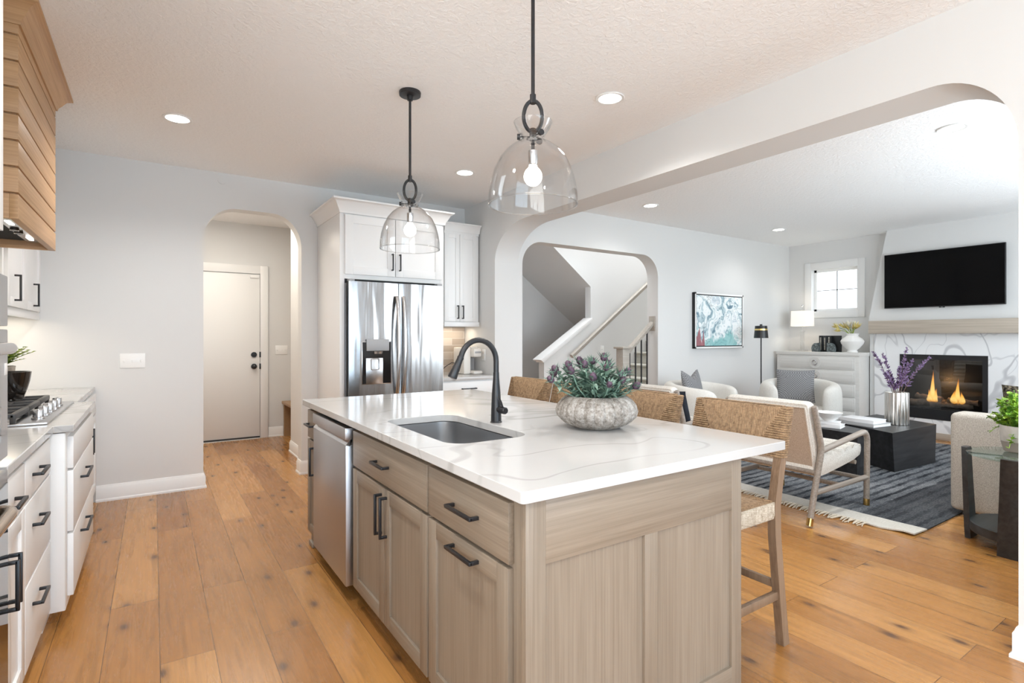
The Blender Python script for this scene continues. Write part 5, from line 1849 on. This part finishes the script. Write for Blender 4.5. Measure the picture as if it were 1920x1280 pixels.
# ------------------------------------------------------------------ sofa, side table, planter
SX, SY = 4.85, 1.50
t = thing('sofa', 'cream boucle sofa end behind the round glass side table', 'sofa', (5.9, 1.0, 0))
mb = MB(); mb.box(SX, SX + 0.22, 0.52, SY, 0.045, 0.75, 0.035, 4); build(mb, 'arm', m_boucle_sofa, t, smooth=60)
mb = MB(); mb.box(7.05, 7.27, 0.52, SY, 0.045, 0.75, 0.035, 4); build(mb, 'arm', m_boucle_sofa, t, smooth=60)
mb = MB(); mb.box(SX + 0.22, 7.05, 0.52, 0.78, 0.045, 0.75, 0.035, 4); build(mb, 'back', m_boucle_sofa, t, smooth=60)
mb = MB(); mb.box(SX + 0.22, 7.05, 0.78, SY - 0.02, 0.05, 0.27, 0.02, 3); build(mb, 'seat_base', m_boucle_sofa, t, smooth=60)
for a, b in ((SX + 0.225, 6.058), (6.062, 7.045)):
    mb = MB(); mb.box(a, b, 0.79, SY, 0.27, 0.46, 0.045, 4); build(mb, 'seat_cushion', m_boucle_sofa, t, smooth=60)
mb = MB(); mb.box(SX + 0.05, 7.22, 0.57, SY - 0.06, 0.010, 0.045); build(mb, 'plinth', m_blackwood, t)
pillow('throw_pillow', 0.48, 0.48, 0.15, m_darkboucle, (5.215, 1.05, 0.72), (0, radians(-10), radians(10)), 'dark brown boucle pillow showing above the sofa arm at the right edge')
tx, ty = 4.45, 1.0
t = thing('side_table', 'round glass-topped black side table beside the sofa arm', 'side table', (tx, ty, 0))
mb = MB(); mb.lathe([(0, 0), (0.275, 0), (0.28, 0.003), (0.28, 0.011), (0.275, 0.014), (0, 0.014)], (tx, ty, 0.560), 56); build(mb, 'glass_top', m_tabletop_glass, t)
mb = MB(); mb.lathe([(0, 0), (0.255, 0), (0.26, 0.004), (0.26, 0.056), (0.255, 0.06), (0, 0.06)], (tx, ty, 0.075), 56); build(mb, 'lower_shelf', m_blackwood, t)
for k in range(4):
    a = radians(90 * k)
    M_ = Matrix.Translation((tx, ty, 0)) @ Matrix.Rotation(a, 4, 'Z')
    mb = MB(M_)
    rows = []
    for z, w, r0 in ((0.0, 0.062, 0.245), (0.07, 0.060, 0.25), (0.35, 0.048, 0.262), (0.575, 0.04, 0.27), (0.582, 0.038, 0.272)):
        rows.append([Vector((r0, -w, z)), Vector((r0 + 0.03, -w, z)), Vector((r0 + 0.036, 0, z)), Vector((r0 + 0.03, w, z)), Vector((r0, w, z))])
    mb.grid(rows, closed_v=True, cap_u=True)
    build(mb, 'leg', m_blackwood, t)
cx_, cy_ = 4.567, 1.047
t = thing('planter', 'two-tone stone planter standing on the glass side table', 'plant pot', (cx_, cy_, 0.575))
mb = MB(); mb.lathe([(0.095, 0.065), (0.10, 0.16), (0.099, 0.165), (0.09, 0.165), (0.086, 0.14), (0, 0.14)], (cx_, cy_, 0.575), 36); build(mb, 'upper_glaze', m_planter_w, t)
mb = MB(); mb.lathe([(0, 0), (0.074, 0), (0.08, 0.004), (0.0955, 0.066), (0.09, 0.07)], (cx_, cy_, 0.575), 36); build(mb, 'base_band', m_planter_b, t)
t = thing('leafy_plant', 'bright lime-green trailing plant in the planter on the glass side table', 'plant', (cx_, cy_, 0.715))
rnd = random.Random(8)
mb = MB(); sm = MB()
for k in range(85):
    a = rnd.uniform(0, 2 * pi)
    q = sqrt(rnd.random())
    top = Vector((cx_ + 0.16 * q * cos(a), cy_ + 0.16 * q * sin(a), 0.755 + 0.20 * (1 - q * q) + rnd.uniform(0, 0.03)))
    if k < 9:
        top = Vector((cx_ + 0.16 * cos(a), cy_ + 0.16 * sin(a), 0.60 + rnd.uniform(0, 0.1)))
    base = Vector((cx_ + 0.05 * q * cos(a), cy_ + 0.05 * q * sin(a), 0.715))
    mid = base.lerp(top, 0.5) + Vector((0, 0, 0.06 if k < 9 else 0.0))
    pts = [base * (1 - u) ** 2 + mid * 2 * u * (1 - u) + top * u * u for u in [i / 6 for i in range(7)]]
    sm.tube(pts, 0.0018, 4)
    for m in range(16):
        u = rnd.uniform(0.3, 1.0)
        i = min(5, int(u * 6))
        p = pts[i].lerp(pts[i + 1], u * 6 - i)
        b_ = rnd.uniform(0, 2 * pi)
        dv = Vector((cos(b_), sin(b_), rnd.uniform(-0.2, 0.8)))
        mb.blade(p, dv, Vector((0, 0, 1)), rnd.uniform(0.018, 0.034), rnd.uniform(0.009, 0.015), rnd.uniform(-0.2, 0.5), 0.25, 3)
build(sm, 'stem', m_leaf_lime, t)
build(mb, 'foliage', m_leaf_lime, t, smooth=60)

# ------------------------------------------------------------------ painting and floor lamp
t = thing('framed_painting', 'teal and white abstract painting in a thin floater frame on the living room wall', 'painting', (6.575, YL, 1.14))
PX0, PX1, PZ0, PZ1, PY = 6.06, 7.15, 1.145, 1.905, YL - 0.052
mb = MB()
for a in ((PX0, PX0 + 0.012, PZ0, PZ1), (PX1 - 0.012, PX1, PZ0, PZ1), (PX0, PX1, PZ0, PZ0 + 0.012), (PX0, PX1, PZ1 - 0.012, PZ1)):
    mb.box(a[0], a[1], PY + 0.003, YL - 0.002, a[2], a[3])
build(mb, 'frame_side', m_black, t)
mb = MB()
for a in ((PX0, PX0 + 0.022, PZ0, PZ1), (PX1 - 0.022, PX1, PZ0, PZ1), (PX0, PX1, PZ0, PZ0 + 0.022), (PX0, PX1, PZ1 - 0.022, PZ1)):
    mb.box(a[0], a[1], PY, PY + 0.004, a[2], a[3])
build(mb, 'frame_face', m_plate, t)
mb = MB(); mb.box(PX0 + 0.012, PX1 - 0.012, PY + 0.028, YL - 0.003, PZ0 + 0.012, PZ1 - 0.012); build(mb, 'backing', m_black, t)
cw, ch = PX1 - PX0 - 0.07, PZ1 - PZ0 - 0.07
mb = MB(); mb.box(-cw / 2, cw / 2, -0.014, 0.014, -ch / 2, ch / 2)
M0 = bpy.data.objects.new
cv = bpy.data.meshes.new('canvas'); bmesh.ops.recalc_face_normals(mb.bm, faces=mb.bm.faces[:]); mb.bm.to_mesh(cv); mb.bm.free(); cv.materials.append(m_art)
o = bpy.data.objects.new('canvas', cv); COL.objects.link(o); o.parent = t
o.location = Vector(((PX0 + PX1) / 2, PY + 0.018, (PZ0 + PZ1) / 2)) - t.location
lx, ly = 7.03, 4.30
t = thing('floor_lamp', 'slim black floor lamp with gold band, standing between the two barrel chairs', 'floor lamp', (lx, ly, 0))
mb = MB(); mb.lathe([(0, 0), (0.13, 0), (0.132, 0.005), (0.13, 0.018), (0.02, 0.022), (0, 0.022)], (lx, ly, 0.0), 32); build(mb, 'base', m_black, t)
mb = MB(); mb.tube([(lx, ly, 0.02), (lx, ly, 1.32)], 0.0085, 12); build(mb, 'pole', m_black, t)
mb = MB(); mb.lathe([(0.094, 1.285), (0.078, 1.455), (0.0, 1.458), (0, 1.452), (0.074, 1.45), (0.090, 1.285)], (lx, ly, 0), 32)
mb.tube([(lx, ly, 1.455), (lx, ly, 1.478)], 0.017, 12)
sh = build(mb, 'shade', m_black, t)
mb = MB(); mb.lathe([(0.0855, 1.392), (0.0835, 1.415), (0.0815, 1.415), (0.0835, 1.392)], (lx, ly, 0), 32); build(mb, 'gold_band', m_gold, sh)

# ------------------------------------------------------------------ chest and what stands on it
KX, KY0, KY1, KZ = 8.0, 3.47, 4.63, 1.085
t = thing('chest_of_drawers', 'pale grey-washed chest of drawers with round ring pulls beside the fireplace', 'chest of drawers', (8.2, 4.05, 0))
mb = MB(); mb.box(KX, XR - 0.03, KY0, KY1, 0.06, KZ - 0.05, 0.003); mb.box(KX + 0.03, XR - 0.05, KY0 + 0.03, KY1 - 0.03, 0, 0.06)
build(mb, 'carcass', m_chest, t)
mb = MB(); mb.box(KX - 0.012, XR - 0.025, KY0 - 0.012, KY1 + 0.012, KZ - 0.05, KZ, 0.006); build(mb, 'top', m_chest, t)
for k in range(5):
    z1 = KZ - 0.065 - k * 0.188
    z0 = z1 - 0.178
    mb = MB(); mb.box(KX - 0.012, KX + 0.004, KY0 + 0.05, KY1 - 0.05, z0, z1, 0.004)
    mb.box(KX - 0.018, KX - 0.01, KY0 + 0.075, KY1 - 0.075, z0 + 0.022, z1 - 0.022, 0.005)
    d = build(mb, 'drawer', m_chest, t)
    zc, yc = (z0 + z1) / 2, (KY0 + KY1) / 2
    mb = MB(); mb.disc((KX - 0.022, yc, zc), 0.082, 0.010, 'x', 36); build(mb, 'pull_plate', m_chest, d)
    mb = MB(); mb.tube([(KX - 0.032, yc + 0.034 * cos(a), zc + 0.034 * sin(a)) for a in [2 * pi * q / 24 for q in range(24)]], 0.008, 8, closed=True); build(mb, 'ring_pull', m_chrome, d)
lx, ly = 8.22, 4.36
t = thing('table_lamp', 'lit table lamp with rectangular white shade and clear crystal column on the chest', 'lamp', (lx, ly, KZ))
mb = MB(); mb.box(lx - 0.06, lx + 0.06, ly - 0.06, ly + 0.06, KZ, KZ + 0.025, 0.004); build(mb, 'base', m_crystal, t)
mb = MB(); mb.box(lx - 0.022, lx + 0.022, ly - 0.022, ly + 0.022, KZ + 0.025, KZ + 0.29, 0.004); mb.box(lx - 0.03, lx + 0.03, ly - 0.03, ly + 0.03, KZ + 0.29, KZ + 0.31, 0.004); build(mb, 'column', m_crystal, t)
mb = MB(); mb.tube([(lx, ly, KZ + 0.31), (lx, ly, KZ + 0.68)], 0.006, 8); mb.ball((lx, ly, KZ + 0.69), 0.014, 10, 8); build(mb, 'stem', m_chrome, t)
def ring(z, hx, hy):
    return [Vector((lx + a, ly + b, z)) for a, b in rrect(-hx, hx, -hy, hy, 0.02, 3)]
mb = MB(); mb.grid([ring(1.465, 0.10, 0.135), ring(1.695, 0.10, 0.13), ring(1.695, 0.097, 0.127), ring(1.465, 0.097, 0.132)], closed_v=True, closed_u=True); build(mb, 'shade', m_shade, t)
mb = MB(); mb.ball((lx, ly, 1.57), 0.03, 12, 8); build(mb, 'bulb', m_bulb, t)
point_light('lamp_glow', t, (lx, ly, 1.57), P_LAMP, WARM, 0.04)
# books between bookends
yb = 4.075
for k, (w, ink) in enumerate(((0.05, True), (0.06, True), (0.055, True))):
    o = thing('book', ('leftmost upright black book between stone bookends on the chest', 'middle upright black book between stone bookends on the chest', 'rightmost upright black book between stone bookends on the chest')[k], 'book', (8.22, yb - w / 2, KZ), 'black books on the chest')
    mb = MB(); mb.box(8.14, 8.30, yb - w, yb, KZ, KZ + 0.235, 0.003); b = build(mb, 'cover', m_book_black, o)
    mb = MB()
    rnd = random.Random(k)
    z = KZ + 0.03
    while z < KZ + 0.2:
        h_ = rnd.uniform(0.008, 0.02)
        mb.box(8.1385, 8.1402, yb - w / 2 - 0.008, yb - w / 2 + 0.008, z, z + h_)
        z += h_ + 0.006
    build(mb, 'spine_lettering', m_book_ink, b)
    yb -= w + 0.002
o = thing('book', 'black book turned cover-out behind the right bookend on the chest', 'book', (8.22, 3.87, KZ), 'black books on the chest')
mb = MB(); mb.box(8.20, 8.235, 3.80, yb - 0.001, KZ, KZ + 0.235, 0.002); build(mb, 'cover', m_book_black, o)
def bookend(y, sgn, label):
    mb = MB()
    prof = [(y, KZ), (y + sgn * 0.085, KZ), (y + sgn * 0.095, KZ + 0.05), (y + sgn * 0.08, KZ + 0.10), (y + sgn * 0.05, KZ + 0.125), (y, KZ + 0.13)]
    mb.prism(prof, 8.06, 8.135, 'x')
    solo(mb, 'bookend', m_bookend, label, 'bookend', 'stone bookends')
bookend(4.05, 1, 'dark marbled bookend at the left of the black books, nearer the lamp')
bookend(3.925, -1, 'dark marbled bookend at the right of the black books, nearer the white vase')
qx, qy = 8.18, 3.638
mb = MB(); mb.lathe([(0, 0), (0.065, 0), (0.068, 0.01), (0.055, 0.03), (0.09, 0.06), (0.135, 0.12), (0.145, 0.155), (0.125, 0.19), (0.085, 0.215), (0.072, 0.235), (0.082, 0.26), (0.086, 0.265), (0.078, 0.265), (0.066, 0.24), (0, 0.22)], (qx, qy, KZ), 40)
solo(mb, 'plaster_vase', m_plaster, 'white footed round plaster vase on the chest beside the fireplace', 'vase')
t = thing('dried_flowers', 'yellow and cream spiky flowers in the white vase on the chest', 'flowers', (qx, qy, KZ + 0.22))
rnd = random.Random(4)
for k, (dy, dz) in enumerate(((0.22, 0.16), (0.13, 0.17), (0.06, 0.15), (-0.02, 0.15), (-0.08, 0.19), (-0.12, 0.15), (0.03, 0.20), (0.2, 0.10))):
    p0 = Vector((qx, qy, KZ + 0.225)); p1 = Vector((qx - 0.05 + rnd.uniform(-.05, .05), qy + dy * 0.75, KZ + 0.24 + dz * 0.72))
    mb = MB(); mb.tube([p0, p0.lerp(p1, 0.5) + Vector((0, 0, 0.03)), p1], 0.004, 6)
    d = (p1 - p0).normalized()
    s_ = build(mb, 'stem', m_leaf_fern, t)
    mb = MB()
    for q in range(16):
        a = rnd.uniform(0, 2 * pi)
        s = Matrix.Rotation(a, 3, d) @ d.orthogonal().normalized()
        mb.blade(p1 - d * 0.03, d + s * rnd.uniform(0.15, 0.6), s, rnd.uniform(0.07, 0.12), 0.010, -0.1, 0.4, 2)
    build(mb, 'flower', m_petal_w if k in (4, 6) else m_petal, s_, smooth=60)

# ------------------------------------------------------------------ fireplace wall
BX = 8.28
mb = MB()
mb.prism([(3.475, 1.52), (3.25, H), (0.95, H), (0.72, 1.52)], BX, XR, 'x')
mb.prism([(0.74, 0), (3.455, 0), (3.455, 1.345), (0.74, 1.345)], BX, XR, 'x', holes=[[(2.19, 0.24), (3.08, 0.24), (3.08, 1.065), (2.19, 1.065)]])
mb.box(BX, XR, 0.74, 3.455, 1.345, 1.52)
struct(mb, 'wall_chimney', m_wall)
t = thing('fireplace', 'gas fireplace with black frame set in white marble, flames lit', 'fireplace', (8.3, 2.6, 0))
mb = MB(); mb.prism([(0.80, 0.085), (3.392, 0.085), (3.392, 1.345), (0.80, 1.345)], BX - 0.018, BX - 0.001, 'x', holes=[[(2.18, 0.25), (3.09, 0.25), (3.09, 1.075), (2.18, 1.075)]])
build(mb, 'marble_surround', m_marble, t)
mb = MB(); mb.box(BX - 0.02, BX - 0.001, 0.80, 3.392, 0.0, 0.085, 0.004); build(mb, 'plinth', m_mantel, t)
fy0, fy1, fz0, fz1 = 2.182, 3.088, 0.252, 1.073
mb = MB(); mb.prism([(fy0, fz0), (fy1, fz0), (fy1, fz1), (fy0, fz1)], BX - 0.024, BX + 0.02, 'x', holes=[[(fy0 + 0.05, fz0 + 0.13), (fy1 - 0.05, fz0 + 0.13), (fy1 - 0.05, fz1 - 0.06), (fy0 + 0.05, fz1 - 0.06)]])
build(mb, 'black_frame', m_black, t)
mb = MB(); mb.box(BX + 0.02, XR - 0.01, fy0 + 0.012, fy1 - 0.012, fz0 + 0.002, fz0 + 0.14); mb.box(XR - 0.02, XR - 0.01, fy0 + 0.012, fy1 - 0.012, fz0 + 0.14, fz1 - 0.012)
mb.box(BX + 0.02, XR - 0.02, fy0 + 0.012, fy0 + 0.03, fz0 + 0.14, fz1 - 0.012); mb.box(BX + 0.02, XR - 0.02, fy1 - 0.03, fy1 - 0.012, fz0 + 0.14, fz1 - 0.012); mb.box(BX + 0.02, XR - 0.02, fy0 + 0.03, fy1 - 0.03, fz1 - 0.03, fz1 - 0.012)
build(mb, 'firebox', m_dark, t)
fzb = fz0 + 0.14
lg = [((8.36, 3.0, fzb + 0.05), (8.38, 2.62, fzb + 0.07), 0.04), ((8.34, 2.78, fzb + 0.04), (8.40, 2.36, fzb + 0.05), 0.038), ((8.40, 2.95, fzb + 0.14), (8.35, 2.66, fzb + 0.11), 0.035), ((8.37, 2.60, fzb + 0.11), (8.39, 2.30, fzb + 0.10), 0.034)]
for a, b, r in lg:
    mb = MB(); A, Bv = Vector(a), Vector(b)
    mb.tube([A.lerp(Bv, i / 8) + Vector((rnd.uniform(-.006, .006), 0, rnd.uniform(-.008, .008))) for i in range(9)], [r * rnd.uniform(0.8, 1.15) for i in range(9)], 12)
    build(mb, 'log', m_log, t)
def flame(x, y, z, w, h, lean):
    prof = [(0.15, 0), (0.75, 0.08), (1.0, 0.2), (0.85, 0.38), (0.5, 0.62), (0.22, 0.84), (0.03, 1.0)]
    rows = []
    for i, (r, q) in enumerate(prof):
        rows.append([Vector((x + 0.45 * w * r * cos(2 * pi * k / 12), y + w * r * sin(2 * pi * k / 12) + lean * sin(q * 4.0) * 0.5, z + h * q)) for k in range(12)])
    mb = MB(); mb.grid(rows, closed_v=True, cap_u=True)
    o = build(mb, 'flame', m_flame, t, smooth=80)
for a in ((8.33, 2.745, fzb + 0.07, 0.030, 0.42, 0.012), (8.335, 2.785, fzb + 0.07, 0.040, 0.17, -0.02), (8.33, 2.715, fzb + 0.07, 0.034, 0.19, 0.02), (8.34, 2.49, fzb + 0.07, 0.030, 0.33, 0.014), (8.335, 2.525, fzb + 0.07, 0.040, 0.18, 0.02), (8.34, 2.455, fzb + 0.07, 0.034, 0.16, -0.015)):
    flame(*a)
mb = MB(); mb.box(BX - 0.004, BX, fy0 + 0.045, fy1 - 0.045, fz0 + 0.125, fz1 - 0.055); build(mb, 'glass_front', m_fire_glass, t)
point_light('fire_glow', t, (8.36, 2.6, fzb + 0.35), P_FIRE, (1.0, 0.5, 0.18), 0.05)
mb = MB(); mb.box(8.12, BX - 0.0005, 0.73, 3.41, 1.3455, 1.518, 0.003)
solo(mb, 'mantel_shelf', m_mantel, 'pale grey-washed oak beam mantel above the fireplace', 'mantel')
t = thing('television', 'large black flat television mounted above the mantel', 'television', (8.2, 2.63, 1.68))
mb = MB(); mb.box(8.215, 8.245, 2.01, 3.255, 1.682, 2.402, 0.004); build(mb, 'casing', m_black, t)
mb = MB(); mb.box(8.2125, 8.216, 2.017, 3.248, 1.694, 2.395); build(mb, 'screen', m_screen, t)
mb = MB(); mb.box(8.245, BX - 0.0005, 2.4, 2.85, 1.85, 2.2); build(mb, 'wall_mount', m_black, t)
mb = MB(); mb.box(8.211, 8.216, 2.585, 2.645, 1.670, 1.684, 0.001); bz = build(mb, 'logo_tab', m_black, t)
cu = bpy.data.curves.new('logo', 'FONT'); cu.body = 'LG'; cu.size = 0.013; cu.align_x = 'CENTER'; cu.align_y = 'CENTER'; cu.extrude = 0.0004
tmp = bpy.data.objects.new('logo_tmp', cu); COL.objects.link(tmp)
bpy.context.view_layer.update()
me = bpy.data.meshes.new_from_object(tmp.evaluated_get(bpy.context.evaluated_depsgraph_get()))
bpy.data.objects.remove(tmp)
me.materials.clear(); me.materials.append(m_plate)
o = bpy.data.objects.new('logo', me); COL.objects.link(o); o.parent = bz
o.rotation_euler = (pi / 2, 0, -pi / 2)
o.location = Vector((8.2102, 2.615, 1.677)) - t.location

# ------------------------------------------------------------------ stairs
t = thing('staircase', 'grey carpeted stairs rising behind the black balusters in the arched opening', 'stairs', (6.5, 5.4, 0))
n = 14
for k in range(n):
    x0 = 5.03 + 0.25 * k
    z1 = 0.178 * (k + 1)
    if x0 + 0.25 > 8.55:
        break
    mb = MB()
    mb.box(x0, x0 + 0.27, 4.885, 5.945, max(0, z1 - 0.30), z1 - 0.02)
    mb.box(x0 - 0.022, x0 + 0.26, 4.885, 5.945, z1 - 0.035, z1, 0.014, 3)
    build(mb, 'carpeted_step', m_carpet, t, smooth=50)
t = thing('stair_railing', 'grey wooden newel post and rail with black metal balusters at the foot of the stairs', 'railing', (5.0, 4.79, 0))
NY = 4.79
mb = MB(); mb.box(4.79, 4.905, NY - 0.058, NY + 0.058, 0, 1.155, 0.003); mb.box(4.765, 4.93, NY - 0.083, NY + 0.083, 1.155, 1.18, 0.006); mb.box(4.775, 4.92, NY - 0.073, NY + 0.073, 0, 0.13, 0.004)
build(mb, 'newel_post', m_rail, t)
mb = MB()
r0, r1 = Vector((4.90, NY, 1.095)), Vector((5.372, NY, 1.475))
dv = (r1 - r0).normalized(); up = Vector((-dv.z, 0, dv.x))
rows = []
for p in (r0, r1):
    rows.append([p + up * a + Vector((0, b, 0)) for a, b in ((-0.03, -0.018), (-0.012, -0.03), (0.015, -0.032), (0.03, -0.018), (0.03, 0.018), (0.015, 0.032), (-0.012, 0.03), (-0.03, 0.018))])
mb.grid(rows, closed_v=True, cap_u=True)
build(mb, 'handrail', m_rail, t)
mb = MB(); mb.box(5.368, sx1 - 0.0005, NY - 0.05, NY + 0.05, 1.38, 1.57, 0.004); build(mb, 'rosette', m_rail, t)
mb = MB(); mb.prism([(4.905, 0.0), (sx1 - 0.001, 0.0), (sx1 - 0.001, 0.32), (4.905, 0.04)], NY - 0.05, NY + 0.05, 'y'); build(mb, 'skirt_board', m_trim, t)
for x in (4.965, 5.07, 5.175, 5.28):
    q = (x - r0.x) / (r1.x - r0.x)
    mb = MB(); mb.box(x - 0.007, x + 0.007, NY - 0.007, NY + 0.007, 0.02 + 0.28 * (x - 4.905) / 0.478, r0.z + (r1.z - r0.z) * q - 0.03)
    build(mb, 'baluster', m_black, t)
t = thing('wall_handrail', 'grey wooden handrail sloping up the bright stairwell wall', 'handrail', (5.8, 5.9, 1.0))
mb = MB()
r0, r1 = Vector((4.93, 5.875, 1.025)), Vector((8.2, 5.875, 1.025 + 3.27 * 0.713))
dv = (r1 - r0).normalized(); up = Vector((-dv.z, 0, dv.x))
rows = []
for p in (r0, r1):
    rows.append([p + up * a + Vector((0, b, 0)) for a, b in ((-0.028, -0.018), (-0.01, -0.028), (0.018, -0.028), (0.03, -0.014), (0.03, 0.014), (0.018, 0.028), (-0.01, 0.028), (-0.028, 0.018))])
mb.grid(rows, closed_v=True, cap_u=True)
build(mb, 'rail', m_rail, t)
for x in (5.05, 5.75, 6.55, 7.3, 8.0):
    z = 1.025 + (x - 4.93) * 0.713
    mb = MB(); mb.tube([(x, 5.949, z - 0.06), (x, 5.91, z - 0.058), (x, 5.88, z - 0.03)], 0.007, 8); mb.disc((x, 5.945, z - 0.06), 0.02, 0.008, 'y', 14)
    build(mb, 'bracket', m_gold, t)
